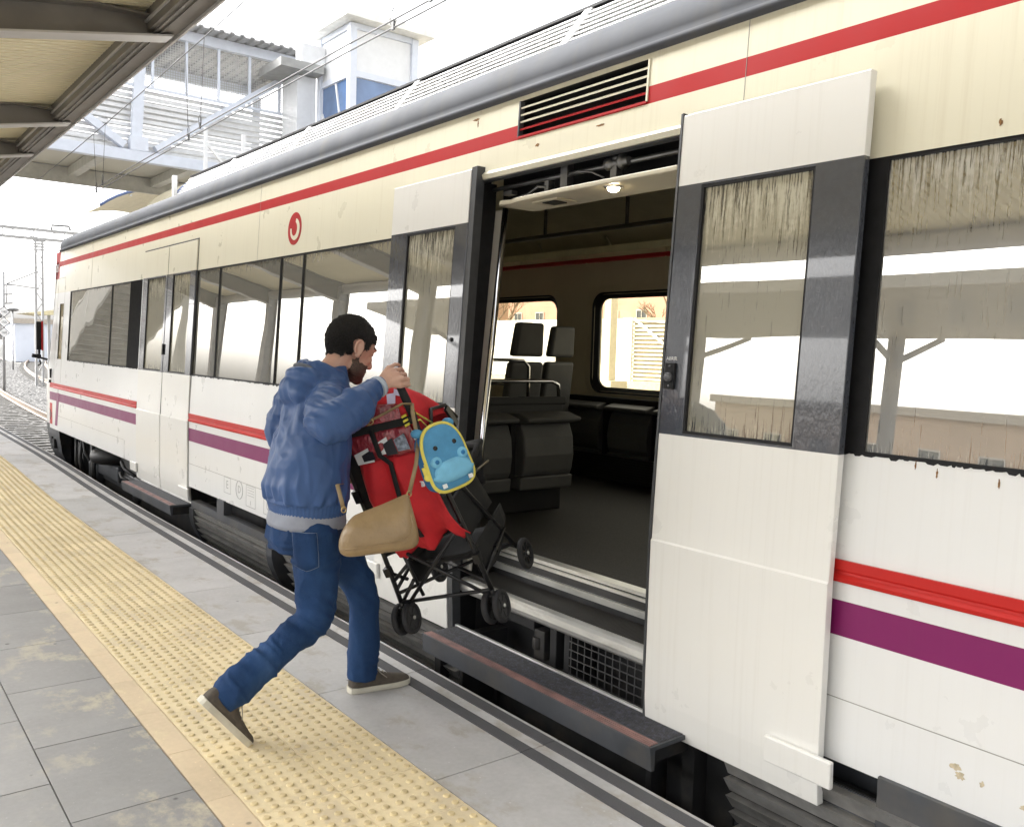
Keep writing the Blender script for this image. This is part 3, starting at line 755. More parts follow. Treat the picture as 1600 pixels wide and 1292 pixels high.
win_r = glass('window_tinted', (.05, .05, .05), .52, (.58, .57, .52), top=(1.95, 2.32), bottom=(1.24, 1.36), amt=.6, haze=.26, streak_dark=True)
win_l = glass('window_smoked', (.05, .05, .05), .48, (.54, .53, .47), top=(2.1, 2.4), bottom=(1.2, 1.32), amt=.4, haze=.24)
win_d = glass('door_glass', (.25, .24, .18), .42, (.62, .59, .47), top=(1.85, 2.3), bottom=(1.25, 1.42), amt=.72, haze=.38, streak_dark=True)
win_far = glass('far_glass', (.97, .90, .70), .01, (.6, .52, .34), top=(2.2, 2.6), bottom=(1.0, 1.2), amt=.12, haze=.05)

train = thing('commuter_train', 'cream and white commuter train car with red and purple stripes and one door slid open', 'train', (4.16, 4, -.68))

YN, YF_ = -12., 15.05       # near and cab end of the car side
def yend(z):                # the cab nose slopes back as it rises
    return 15.62 - max(0, z - .9) * .235
def hole(y, z):
    if 2.46 < y < 3.92 and z < 2.52: return 1
    if 8.50 < y < 10.17 and z < 2.5: return 1
    if 1.293 < z < 2.285 and (-3.1 < y < 1.672 or 4.78 < y < 8.45 or 10.28 < y < 13.93 or -8 < y < -3.5): return 1
    if 14.33 < y < 14.60 and 1.30 < z < 2.12: return 1
    if 2.718 < y < 3.61 and 2.694 < z < 2.876: return 1
    return 0
ys = sorted({YN, -8, -3.5, -3.1, -1, .5, 1.446, 1.672, 2.46, 2.718, 3.61, 3.92, 4.78, 6.4, 8.45, 8.5, 10.17, 10.28, 11.5, 13.93, 14.33, 14.6, 14.75, 15.05})
zs = [.235, .3, .455, .671, .793, .857, .865, .932, 1.293, 1.3, 2.12, 2.285, 2.5, 2.52, 2.682, 2.694, 2.757, 2.876, 2.906]
def band(y, z):
    if z < .671 or .793 < z < .857 or .932 < z < 2.285: k = 0
    elif z < .793: k = 3
    elif z < .932: k = 2
    elif 2.682 < z < 2.757: k = 4
    else: k = 1
    if y > 14.75 and z > 2.5: k = 4
    return k
mb = MB(); DEP = .075
idx = {}
def vid(y, z, d):
    q = (round(y, 4), round(z, 4), d)
    if q not in idx: idx[q] = len(mb.v); mb.v.append(P(y, z, DEP * d))
    return idx[q]
def cell(i, j):
    if not (0 <= i < len(ys) - 1 and 0 <= j < len(zs) - 1): return 1
    y = (ys[i] + ys[i + 1]) / 2; z = (zs[j] + zs[j + 1]) / 2
    if z < .3 and y > 1.446 and y < 2.46: pass
    return hole(y, z)
for i in range(len(ys) - 1):
    for j in range(len(zs) - 1):
        if cell(i, j): continue
        y0, y1, z0, z1 = ys[i], ys[i + 1], zs[j], zs[j + 1]; bk = band((y0 + y1) / 2, (z0 + z1) / 2)
        mb.f.append([vid(y0, z0, 0), vid(y1, z0, 0), vid(y1, z1, 0), vid(y0, z1, 0)]); mb.m.append(bk); mb.s.append(False)
        mb.f.append([vid(y0, z0, 1), vid(y0, z1, 1), vid(y1, z1, 1), vid(y1, z0, 1)]); mb.m.append(5); mb.s.append(False)
        for (di, dj, a, b_) in ((-1, 0, (y0, z0), (y0, z1)), (1, 0, (y1, z1), (y1, z0)), (0, -1, (y1, z0), (y0, z0)), (0, 1, (y0, z1), (y1, z1))):
            if cell(i + di, j + dj):
                mb.f.append([vid(*a, 0), vid(*a, 1), vid(*b_, 1), vid(*b_, 0)]); mb.m.append(bk if dj == -1 and z0 < .4 else 6); mb.s.append(False)
mb.build('side_wall', [white, cream, red_b, purple, red_t, beige_in, black], train)

# raised waist moulding, only on the body panels between the doors
mb = MB()
for (y0, y1) in ((YN, 2.45), (3.93, 8.44), (10.23, 14.72)):
    pr = [(.8575, -.002), (.8575, -.012), (.872, -.016), (.884, -.005), (.893, -.004), (.9, -.010), (.932, -.012), (.932, -.002)]
    mb.prism([P(y0, z, o) for z, o in pr], (0, y1 - y0, 0))
mb.build('waist_moulding', [red_b], train)
# panel seams
seam = plain('panel_seam', (.30, .29, .27), .8)
for (y0, y1) in ((YN, 2.46), (3.92, 8.44), (10.75, 14.5)): MB().box(XB - .0012, XB + .003, y0, y1, .4545, .4575).build('panel_seam', [seam], train)
MB().box(XB - .0012, XB + .003, 10.748, 10.752, .235, .4545).build('panel_seam', [seam], train)
for y in (7.0, 2.2, 12.7):
    MB().prism([P(y - .0012, 2.29, -.0012), P(y + .0012, 2.29, -.0012), P(y + .0012, 2.90, -.0012), P(y - .0012, 2.90, -.0012)], (.003, 0, 0)).build('panel_seam', [seam], train)

# cornice, roof
prof = [(2.822, 2.9), (2.800, 2.905), (2.792, 2.918), (2.797, 2.934), (2.812, 2.940), (2.806, 2.965), (2.808, 3.0), (2.822, 3.045), (2.85, 3.09), (2.895, 3.122), (2.95, 3.135), (2.97, 3.135)]
mb = MB()
stns = [-12, -6, 0, 3, 6, 9, 12, 14.2, 14.75, 15.0, 15.1, 15.14]
rings = []
for y in stns:
    k = max(0, (y - 14.6) / .54); dz = -.10 * k ** 2.2; dx = .12 * k ** 2.5
    rings.append([V((x + dx, y, z + dz * (z - 2.9) / .235 * 1.0)) for x, z in prof])
for a, b_ in zip(rings[:-1], rings[1:]):
    n_ = len(prof)
    mb.add(a + b_, [(i, i + 1, n_ + i + 1, n_ + i) for i in range(n_ - 1)], 1 if a[0].y > 14.7 else 0, True)
mb.build('cornice', [cornice_m, red_t], train)
mb = MB()          # roof surface behind the cornice and over the car
rp = [(2.96, 3.134), (3.2, 3.2), (3.6, 3.26), (4.16, 3.285), (4.72, 3.26), (5.12, 3.2), (5.40, 3.134), (5.5, 3.05), (5.52, 2.9)]
a = [V((x, -12, z)) for x, z in rp]; b_ = [V((x, 15.1, z)) for x, z in rp]
mb.add(a + b_, [(i, i + 1, len(rp) + i + 1, len(rp) + i) for i in range(len(rp) - 1)], 0, True)
mb.build('roof', [plain('roof_grey', (.38, .38, .38), .6, dirt=(.2, .18, .15))], train)
fair = plain('fairing_white', (.78, .78, .77), .4, var=.05, dirt=(.5, .47, .4), dscale=2)
mb = MB(); YFE = 9.75
def fp(t): return (2.955 + .175 * t, 3.133 + .235 * t)      # foot to top of the louvred slope
mb.prism([V((fp(0)[0] + .03, -12, fp(0)[1])), V((fp(1)[0] + .03, -12, fp(1)[1])), V((3.45, -12, 3.50)), V((4.16, -12, 3.56)), V((4.9, -12, 3.5)), V((5.25, -12, 3.2))], (0, YFE + 12, 0), 0)
mb.build('roof_fairing', [fair], train)
mb = MB()
for k in range(7):
    t0, t1 = k / 7 + .012, k / 7 + .088
    a0, a1 = fp(t0), fp(t1)
    mb.hexa([(a0[0] - .004, -12, a0[1]), (a0[0] + .028, -12, a0[1] + .004), (a0[0] + .028, YFE, a0[1] + .004), (a0[0] - .004, YFE, a0[1]),
             (a1[0] + .004, -12, a1[1]), (a1[0] + .028, -12, a1[1]), (a1[0] + .028, YFE, a1[1]), (a1[0] + .004, YFE, a1[1])], 0)
a0, a1 = fp(0), fp(1)
y = -11.5
while y < YFE:
    mb.hexa([(a0[0] - .010, y, a0[1]), (a0[0] + .03, y, a0[1]), (a0[0] + .03, y + .055, a0[1]), (a0[0] - .010, y + .055, a0[1]),
             (a1[0] - .002, y, a1[1] + .006), (a1[0] + .03, y, a1[1] + .006), (a1[0] + .03, y + .055, a1[1] + .006), (a1[0] - .002, y + .055, a1[1] + .006)], 0)
    y += 1.66
mb.box(a0[0] - .008, a0[0] + .03, YFE - .03, YFE + .03, a0[1] - .01, a1[1])
mb.build('roof_louvre', [fair], train)
mb = MB()
mb.hexa([(a0[0] + .024, -12, a0[1]), (a0[0] + .0292, -12, a0[1]), (a0[0] + .0292, YFE, a0[1]), (a0[0] + .024, YFE, a0[1]), (a1[0] + .024, -12, a1[1]), (a1[0] + .0292, -12, a1[1]), (a1[0] + .0292, YFE, a1[1]), (a1[0] + .024, YFE, a1[1])])
mb.box(a1[0] - .002, a1[0] + .045, -12, YFE, a1[1] + .006, a1[1] + .02)
mb.build('louvre_backing', [black], train)

# ventilation grille above the open door
mb = MB(); y0, y1, z0, z1 = 2.718, 3.61, 2.694, 2.876
mb.prism([P(y0, z0, .06), P(y1, z0, .06), P(y1, z1, .06), P(y0, z1, .06)], (.01, 0, 0), 1)
for k, zc in enumerate((2.727, 2.765, 2.800, 2.836)):
    mb.prism([P(y0 + .004, zc, .002), P(y0 + .004, zc + .008, .000), P(y0 + .004, zc + .03, .045), P(y0 + .004, zc + .022, .046)], (0, y1 - y0 - .008, 0), 2 if k == 0 else 0)
for (a, b_, c_, d, mm) in ((y0 - .006, y0 + .004, z0, z1, 0), (y1 - .004, y1 + .006, z0, z1, 3), (y0, y1, z0 - .008, z0 + .003, 2)):
    mb.prism([P(a, c_, -.006), P(b_, c_, -.006), P(b_, d, -.006), P(a, d, -.006)], (.03, 0, 0), mm)
mb.build('vent_grille', [cream, black, red_t, dark2], train)

# window panes with their dark borders
def pane(y0, y1, z0, z1, mat, off=.012, name='window'):
    mb = MB(); mb.add([P(y0, z0, off), P(y1, z0, off), P(y1, z1, off), P(y0, z1, off)], [(3, 2, 1, 0)])
    return mb.build(name, [mat], train, fix=False)
def strip(y0, y1, z0, z1, off=.0, d=.03, mat=black, name='window_seal', parent=None):
    mb = MB(); mb.prism([P(y0, z0, off), P(y1, z0, off), P(y1, z1, off), P(y0, z1, off)], (d, 0, 0)); return mb.build(name, [mat], parent or train)
def sealed(y0, y1, mat, edge=.012):
    w = pane(y0, y1, 1.293, 2.285, mat)
    mb = MB()
    for (a, b_, c_, d) in ((y0, y1, 1.293, 1.305), (y0, y1, 2.272, 2.285), (y0, y0 + .006, 1.305, 2.272), (y1 - .006, y1, 1.305, 2.272)):
        mb.prism([P(a, c_, .003), P(b_, c_, .003), P(b_, d, .003), P(a, d, .003)], (.02, 0, 0))
    mb.build('window_seal', [black], w)
sealed(-3.1, 1.588, win_r)
strip(1.588, 1.672, 1.293, 2.285, .004)
sealed(-8., -3.5, win_r)
for (a, b_) in ((4.78, 6.105), (6.115, 6.515), (6.525, 7.85), (7.86, 8.45)): sealed(a, b_, win_l)
sealed(10.75, 11.6, win_l); sealed(11.61, 13.92, win_l)
mb = MB()
for k in range(10):
    y = 10.285 + k * .045; mb.prism([P(y, 1.295, .004), P(y + .03, 1.295, -.012), P(y + .036, 1.295, .004), P(y + .036, 2.283, .004), P(y + .03, 2.283, -.012), P(y, 2.283, .004)][:3], P(y, 2.283) - P(y, 1.295))
mb.prism([P(10.28, 1.293, .012), P(10.75, 1.293, .012), P(10.75, 2.285, .012), P(10.28, 2.285, .012)], (.02, 0, 0)); mb.build('ribbed_pillar', [black], train)
pane(14.33, 14.60, 1.30, 2.12, glass('cab_window', (.5, .45, .3), .15, (.5, .42, .26), amt=.7, haze=.5))

# ------------------------------------------------------------------ doors
def door_leaf(y0, y1, wy0, wy1, rubber, button=False, top=None, off=-.06, zb=.075, zt=2.57):
    """one outside-sliding leaf: white panel, dark window band, pane, rubber edge"""
    def Q(y, z, o=0): return P(y, z, off + o)
    mb = MB(); T = .035
    zz = [zb, .12, .2, .3, .6, .852, .860, 1.290, 1.300, 2.278, 2.287, zt]
    rows = []
    for z in zz: rows.append((z, .006 if .852 < z < .861 else 0.))
    hz = (1.300, 2.278)
    for (za, oa), (zc, oc) in zip(rows[:-1], rows[1:]):
        bandm = 1 if 1.289 < (za + zc) / 2 < 2.287 else (2 if za > 2.2 else 0)
        segs = [(y0, wy0), (wy0, wy1), (wy1, y1)]
        for i, (a, b_) in enumerate(segs):
            if i == 1 and za >= hz[0] - 1e-6 and zc <= hz[1] + 1e-6: continue
            mb.hexa([Q(a, za, oa), Q(b_, za, oa), Q(b_, za, T), Q(a, za, T), Q(a, zc, oc), Q(b_, zc, oc), Q(b_, zc, T), Q(a, zc, T)], bandm)
    # keep only the outside of the stacked blocks
    bm = bmesh.new(); me = bpy.data.meshes.new('door')
    me.from_pydata([tuple(p) for p in mb.v], [], mb.f); me.materials.append(doorwhite); me.materials.append(dgrey); me.materials.append(top or doorwhite)
    me.polygons.foreach_set('material_index', mb.m)
    bm.from_mesh(me); bmesh.ops.remove_doubles(bm, verts=bm.verts, dist=1e-5)
    seen = {}
    for f in bm.faces: seen.setdefault(tuple(sorted(v.index for v in f.verts)), []).append(f)
    bm.verts.index_update()
    seen = {}
    for f in bm.faces: seen.setdefault(tuple(sorted(v.index for v in f.verts)), []).append(f)
    kill = [f for fs in seen.values() if len(fs) > 1 for f in fs]
    bmesh.ops.delete(bm, geom=kill, context='FACES'); bmesh.ops.recalc_face_normals(bm, faces=bm.faces)
    bm.to_mesh(me); bm.free()
    d = bpy.data.objects.new('door', me); COL.objects.link(d); attach(d, train)
    bv = d.modifiers.new('bevel', 'BEVEL'); bv.width = .003; bv.segments = 2; bv.limit_method = 'ANGLE'; bv.angle_limit = rad(50)
    mb = MB(); mb.add([Q(wy0, 1.3, .014), Q(wy1, 1.3, .014), Q(wy1, 2.278, .014), Q(wy0, 2.278, .014)], [(3, 2, 1, 0)])
    mb.build('door_window', [win_d], d, fix=False)
    mb = MB()
    for (a, b_, c_, e) in ((wy0, wy1, 1.3, 1.311), (wy0, wy1, 2.267, 2.278), (wy0, wy0 + .007, 1.311, 2.267), (wy1 - .011, wy1, 1.311, 2.267)):
        mb.prism([Q(a, c_, .002), Q(b_, c_, .002), Q(b_, e, .002), Q(a, e, .002)], (.02, 0, 0))
    mb.build('window_seal', [black], d)
    if rubber:
        a, b_ = rubber
        mb = MB(); n_ = 10; zz2 = [zb + .01 + (zt - zb + .0) * i / n_ for i in range(n_ + 1)]
        for za, zc in zip(zz2[:-1], zz2[1:]):
            mb.hexa([Q(a, za, -.003), Q(b_, za, .004), Q(b_, za, .05), Q(a, za, .05), Q(a, zc, -.003), Q(b_, zc, .004), Q(b_, zc, .05), Q(a, zc, .05)])
        mb.build('rubber_edge', [plain('door_edge_rubber', (.045, .047, .05), .55, var=.2, scale=15)], d)
    if button:
        yb_, zb_ = 2.403, 1.525
        mb = MB(); mb.prism([Q(yb_ - .026, zb_ - .052, -.001), Q(yb_ + .026, zb_ - .052, -.001), Q(yb_ + .026, zb_ + .052, -.001), Q(yb_ - .026, zb_ + .052, -.001)], (-.012, 0, 0), 0)
        c = Q(yb_, zb_ - .005, -.012); mb.lathe(c, (-1, 0, .055), [(0, .02), (.008, .02), (.016, .017), (.017, .012), (.0175, 0)], 20, 1)
        for dz in (-.04, .04): mb.lathe(Q(yb_, zb_ + dz, -.012), (-1, 0, .055), [(0, .006), (.003, .005), (.0032, 0)], 10, 1)
        mb.build('push_button', [black, plain('button_dark', (.09, .09, .095), .25)], d, bevel=.002)
        mb = MB(); x = SX(1.594, off - .0012); mb.text('ABRIR', .021, side_mat(yb_ + .003, 1.594, x), 0, .0004); mb.build('lettering', [plain('letter_white', (.85, .85, .85), .5)], d, fix=False)
    return d
d1 = door_leaf(1.635, 2.445, 1.818, 2.322, (2.445, 2.462), button=True)
d2 = door_leaf(3.925, 4.735, 4.045, 4.552, (3.868, 3.925))
d3 = door_leaf(8.462, 9.318, 8.615, 9.15, None, off=-.014, zb=.09, zt=2.575, top=cream); d4 = door_leaf(9.338, 10.212, 9.395, 10.035, None, off=-.014, zb=.09, zt=2.575, top=cream)
MB().prism([P(9.318, .10, -.010), P(9.338, .10, -.010), P(9.338, .86, -.010), P(9.318, .86, -.010)], (.03, 0, 0)).build('rubber_edge', [black], d3)
MB().prism([P(9.318, .865, -.010), P(9.338, .865, -.010), P(9.338, 2.56, -.010), P(9.318, 2.56, -.010)], (.03, 0, 0)).build('rubber_edge', [black], d3)
MB().prism([P(8.45, 2.577, -.006), P(10.22, 2.577, -.006), P(10.22, 2.589, -.006), P(8.45, 2.589, -.006)], (.02, 0, 0)).build('door_gap', [plain('gap_dark', (.05, .05, .045), .7)], d3)
for (ya, yb_) in ((8.448, 8.460), (10.214, 10.226)): MB().prism([P(ya, .235, -.0012), P(yb_, .235, -.0012), P(yb_, .86, -.0012), P(ya, .86, -.0012)], (.02, 0, 0)).build('door_gap', [plain('gap_dark', (.05, .05, .045), .7)], d3); MB().prism([P(ya, .87, -.0012), P(yb_, .87, -.0012), P(yb_, 2.575, -.0012), P(ya, 2.575, -.0012)], (.02, 0, 0)).build('door_gap', [plain('gap_dark', (.05, .05, .045), .7)], d3)
mb = MB(); mb.lathe(P(4.0, 1.66, -.062), (-1, 0, 0), [(0, .012), (.004, .011), (.0042, 0)], 12); mb.build('lock', [black], d2)
mb = MB(); mb.prism([P(9.308, 1.47, -.018), P(9.348, 1.47, -.018), P(9.348, 1.58, -.018), P(9.308, 1.58, -.018)], (-.01, 0, 0)); mb.build('push_button', [black], d3)
# guide arms under the leaves
def guide(y0, y1, z0, z1, par, o=-.085):
    mb = MB(); mb.prism([P(y0, z0, o), P(y1, z0, o), P(y1, z1, o), P(y0, z1, o)], (.022, 0, 0)); mb.build('guide_shoe', [doorwhite], par, bevel=.006)
guide(1.572, 1.84, .165, .262, d1); guide(4.66, 4.95, .2, .29, d2); guide(8.38, 8.65, .13, .22, d3, -.04); guide(10.14, 10.37, .16, .26, d4, -.04)

# door opening: jambs, header, steps
for (y0, y1, d) in ((2.462, 2.50, .22), (3.918, 3.95, .12)):
    mb = MB(); mb.prism([P(y0, .0, -.01), P(y1, .0, -.01), P(y1, 2.51, -.01), P(y0, 2.51, -.01)], (d, 0, 0)); mb.build('door_jamb', [black], train)
mb = MB(); mb.prism([P(2.46, 2.512, -.022), P(2.46, 2.535, -.030), P(2.46, 2.553, -.014), P(2.46, 2.556, .004), P(2.46, 2.512, .004)], (0, 1.46, 0), 0)
mb.prism([P(2.46, 2.505, -.012), P(2.46, 2.511, -.012), P(2.46, 2.511, .03), P(2.46, 2.505, .03)], (0, 1.46, 0), 1)
mb.build('header_rail', [cream, dark2], train)
mb = MB(); mb.box(2.98, 3.06, 2.44, 3.95, 2.41, 2.9); mb.box(2.84, 3.0, 2.44, 3.95, 2.60, 2.64); mb.build('header_box', [black], train)
mb = MB()
mb.tube([(2.88, 2.5, 2.475), (2.88, 3.9, 2.475)], .012, 8); mb.box(2.86, 2.9, 3.28, 3.33, 2.41, 2.56); mb.box(2.86, 2.9, 3.42, 3.45, 2.40, 2.46)
mb.tube([(2.87, 3.30, 2.46), (2.86, 3.2, 2.475), (2.86, 3.1, 2.455), (2.86, 3.02, 2.42)], .005, 6)
mb.lathe((2.86, 2.86, 2.475), (0, 1, 0), [(0, .02), (.03, .02), (.03, .034), (.05, .034), (.05, .016), (.10, .016), (.10, .028), (.14, .028)], 14)
mb.box(2.85, 2.89, 2.93, 2.97, 2.40, 2.5); mb.box(2.86, 2.9, 3.72, 3.79, 2.43, 2.45); mb.tube([(2.86, 3.44, 2.43), (2.86, 3.50, 2.44), (2.86, 3.58, 2.41), (2.86, 3.7, 2.40)], .008, 6)
mb.build('door_mechanism', [plain('mechanism_metal', (.22, .22, .22), .35, .8, var=.3, scale=12)], train)
mb = MB()
pts = [(2.815, 3.76), (2.835, 3.70), (2.815, 3.62), (2.80, 3.3), (2.795, 3.25), (2.795, 2.52), (2.82, 2.47), (3.08, 2.47), (3.08, 3.80), (2.84, 3.80)]
mb.prism([(x, y, 2.372) for x, y in pts], (0, 0, .024), 0)
hp = mb.build('header_panel', [plain('header_cream', (.62, .57, .44), .4, var=.04)], train, bevel=.006)
mb = MB(); mb.box(2.87, 3.0, 3.36, 3.56, 2.365, 2.3725); mb.box(2.89, 2.97, 3.40, 3.50, 2.36, 2.3655, 1); mb.build('indicator', [beige_in, black], hp)
lampm = bpy.data.materials.new('lamp_glow'); lampm.use_nodes = True
lb = lampm.node_tree.nodes['Principled BSDF']; lb.inputs['Base Color'].default_value = (.9, .8, .6, 1); lb.inputs['Emission Color'].default_value = (1, .80, .48, 1); lb.inputs['Emission Strength'].default_value = 9
mb = MB(); mb.lathe((2.87, 2.965, 2.373), (0, 0, -1), [(0, .045), (.006, .043), (.006, .03)], 20, 0); mb.build('lamp_rim', [chrome], hp)
mb = MB(); mb.lathe((2.87, 2.965, 2.369), (0, 0, -1), [(0, .03), (.012, .026), (.02, .015), (.022, 0)], 18, 0); mb.build('ceiling_lamp', [lampm], hp)
# vestibule panel and pole beside the opening
mb = MB(); mb.hexa([(2.745, 3.845, .40), (2.765, 3.845, .40), (2.765, 3.93, .40), (2.745, 3.93, .40), (2.908, 3.845, 2.372), (2.928, 3.845, 2.372), (2.928, 3.93, 2.372), (2.908, 3.93, 2.372)]); mb.build('vestibule_panel', [plain('vestibule_grey', (.52, .50, .45), .35, var=.05)], train, bevel=.012)
mb = MB(); mb.tube([(2.745, 3.835, .56), (2.775, 3.835, .9), (2.912, 3.835, 2.372)], .0175, 18); mb.build('grab_pole', [chrome], train)
# floor, step, void
mb = MB()
mb.box(2.945, 5.52, -11.8, 15, .40, .52, 0)
mb.build('floor', [floor_in], train)
mb = MB()
for (x0, x1, z0, z1) in ((2.925, 2.985, .505, .5235),): mb.box(x0, x1, 2.5, 3.88, z0, z1)
for (z0, z1, x) in ((.478, .496, 2.929), (.405, .437, 2.921)): mb.box(x, x + .03, 2.5, 3.88, z0, z1)
mb.build('threshold_strip', [alu], train)
mb = MB(); mb.box(2.938, 2.96, 2.5, 3.88, .33, .52); mb.build('step_riser', [plain('riser_dark', (.06, .06, .062), .4, var=.3)], train)
mb = MB()
pr = [(2.94, .368), (2.735, .368), (2.716, .362), (2.706, .348), (2.704, .32), (2.712, .298), (2.73, .283), (2.755, .28), (2.755, .33), (2.94, .34)]
mb.prism([(x, 2.5, z) for x, z in pr], (0, 1.38, 0), 0, False); mb.box(2.745, 2.935, 2.5, 3.88, .3682, .3705, 1)
y = 2.51
while y < 3.87: mb.box(2.75, 2.93, y, y + .006, .3705, .3722, 1); y += .014
mb.build('entry_step', [alu, plain('step_rubber', (.055, .052, .048), .5, var=.2)], train)
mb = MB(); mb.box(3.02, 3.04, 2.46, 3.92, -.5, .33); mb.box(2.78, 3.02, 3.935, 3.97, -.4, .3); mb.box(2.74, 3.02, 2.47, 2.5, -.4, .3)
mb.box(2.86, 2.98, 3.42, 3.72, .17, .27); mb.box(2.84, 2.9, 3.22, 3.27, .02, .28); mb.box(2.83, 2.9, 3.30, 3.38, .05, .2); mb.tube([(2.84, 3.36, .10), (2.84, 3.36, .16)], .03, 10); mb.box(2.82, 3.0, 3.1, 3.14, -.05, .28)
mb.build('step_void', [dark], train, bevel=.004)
mb = MB()
for k in range(13): y = 2.50 + k * .047; mb.box(2.80, 2.804, y, y + .005, .0, .27)
for k in range(7): z = .02 + k * .04; mb.box(2.799, 2.8035, 2.5, 3.08, z, z + .005)
mb.build('wire_guard', [plain('guard_wire', (.10, .10, .10), .5, .3)], train)
tread = plain('tread_ribbed', (.030, .030, .034), .55, var=.5, scale=40, dirt=(.12, .12, .2), dscale=60, dirt_amt=.5)
redworn = plain('tread_red_worn', (.25, .135, .12), .6, var=.35, scale=25, stretch=(1, .4, 1), dirt=(.12, .1, .1), dscale=14, dirt_amt=.8)
def outer_step(y0, y1, xf, zt, zb, xin):
    mb = MB()
    mb.prism([(xf, y0, zt), (xf + .012, y0, zb), (xf + .03, y0, zb), (xf + .03, y0, zt - .018), (xin, y0, zt - .018), (xin, y0, zt)], (0, y1 - y0, 0), 0)
    for i in range(4): mb.box(xf + .008 + i * .013, xf + .0165 + i * .013, y0 + .01, y1 - .01, zt, zt + .004, 1)
    x = xf + .068
    while x < xin - .01: mb.box(x, x + .005, y0 + .01, y1 - .01, zt, zt + .004, 2); x += .0095
    mb.box(xin - .02, xin, y0, y1, zt, zt + .012, 3)
    mb.build('retractable_step', [dark2, redworn, tread, alu], train, bevel=.0015)
    
    for q in (y0 + .05, y1 - .12): MB().box(xf + .05, xin + .25, q, q + .07, zt - .1, zt - .02).build('step_bracket', [dark], train)
outer_step(2.225, 3.865, 2.458, .108, .01, 2.69)
outer_step(8.335, 10.04, 2.50, .082, -.01, 2.72)

# ------------------------------------------------------------------ markings on the side
mk = plain('marking_grey', (.42, .42, .42), .6)
def mk_rect(mb, y0, y1, z0, z1, t=.004, x=XB - .0014):
    for (a, b_, c_, d) in ((y0, y1, z0, z0 + t), (y0, y1, z1 - t, z1), (y0, y0 + t, z0, z1), (y1 - t, y1, z0, z1)): mb.box(x, x + .003, a, b_, c_, d)
mb = MB()
mk_rect(mb, 7.34, 7.50, .315, .455); mb.text('E', .10, side_mat(7.42, .388, XB - .0015))
ring = [V((XB - .0014, 7.14 + .075 * math.cos(a), .385 + .075 * math.sin(a))) for a in [2 * math.pi * k / 32 for k in range(33)]]
mb.tube(ring, .0028, 5, cap=False); mb.text('D', .09, side_mat(7.14, .385, XB - .0015))
mk_rect(mb, 6.79, 6.99, .275, .452)
for k in range(4): mb.box(XB - .0014, XB + .002, 6.82, 6.96, .432 - k * .022, .436 - k * .022)
mb.text('1', .05, side_mat(6.89, .31, XB - .0015))
mk_rect(mb, 6.44, 6.62, .27, .43); mb.text('U', .09, side_mat(6.53, .34, XB - .0015))
mk_rect(mb, .66, .985, .31, .405)
mb.build('marking', [mk], train, fix=False)
# round red emblem with a pale hook
mb = MB(); yc, zc, R_ = 6.298, 2.478, .122
def E2(u, v_, o): return P(yc - u, zc + v_, o)
mb.prism([E2(R_ * .98 * math.cos(a), R_ * math.sin(a), -.0015) for a in [2 * math.pi * k / 48 for k in range(48)]], (.003, 0, 0), 0)
# the hook is an open, thickening arc with square ends
arc = []; inn = []
for k in range(25):
    a = rad(78 - 265 * k / 24)
    w_ = .014 + .009 * math.sin(math.pi * min(1, k / 17)); rr = .066
    ex = 1.0
    arc.append((rr * math.cos(a) * ex + w_ * math.cos(a) + .004, (rr + w_) * math.sin(a) - .004)); inn.append(((rr - w_) * math.cos(a) + .004, (rr - w_) * math.sin(a) - .004))
vs = [E2(u, v_, -.003) for u, v_ in arc + inn]; N_ = len(arc)
mb.add(vs, [(i, i + 1, N_ + i + 1, N_ + i) for i in range(N_ - 1)], 1)
mb.build('emblem', [red_t, cream], train, fix=False)
mb = MB(); mb.text('0201', .17, side_mat(14.93, 2.66, SX(2.66, -.002))); mb.build('cab_number', [plain('letter_white', (.85, .85, .85), .5)], train, fix=False)
# purple and red flash running down at the cab corner
mb = MB()
mb.prism([P(14.50, .30, -.003), P(14.66, .30, -.003), P(14.50, .80, -.003), P(14.34, .80, -.003)], (.003, 0, 0), 1)
mb.prism([P(14.86, .30, -.003), P(15.03, .30, -.003), P(15.03, .62, -.003), P(14.86, .62, -.003)], (.003, 0, 0), 0); mb.box(XB - .004, XB, 14.95, 15.0, .36, .52, 2)
mb.box(XB - .004, XB, 14.88, 14.91, .4, .48, 2)
mb.build('cab_flash', [red_b, purple, black], train)

# ------------------------------------------------------------------ cab nose
mb = MB(); zn = [.30, .6, .865, 1.0, 1.3, 1.9, 2.12, 2.5, 2.75, 2.906, 3.0, 3.10]
rings = []
for z in zn:
    x0 = SX(z); ye = yend(z); k = max(0, z - 2.8)
    half = [(0, 15.05), (.0, ye - .34), (.03, ye - .2), (.10, ye - .08), (.22, ye), (.5, ye + .12), (1.0, ye + .2), (4.16 - x0, ye + .22)]
    if k: half = [(a + k * .5 * (1 if a < 1 else 0), max(15.05, b_ - k * 1.2)) for a, b_ in half]
    pts = [V((x0 + a, b_, z)) for a, b_ in half]
    pts += [V((8.32 - p.x, p.y, z)) for p in reversed(pts[:-1])]
    rings.append(pts)
for z, a, b_ in zip(zn[:-1], rings[:-1], rings[1:]):
    n_ = len(a); m_ = 1 if z >= 2.5 else 0
    mb.add(a + b_, [(i, i + 1, n_ + i + 1, n_ + i) for i in range(n_ - 1)], m_, True)
mb.add(rings[-1], [tuple(range(len(rings[-1])))], 2)
mb.build('cab_nose', [white, red_t, cornice_m], train, fix=False)
mb = MB(); mb.prism([V((SX(z) - .004 + dx, yend(z) - dy, z)) for z, dx, dy in ((1.35, .035, .19), (2.3, .035, .19), (2.3, .015, .26), (1.35, .015, .26))], (.02, 0, 0)); mb.build('windscreen_edge', [black], train)
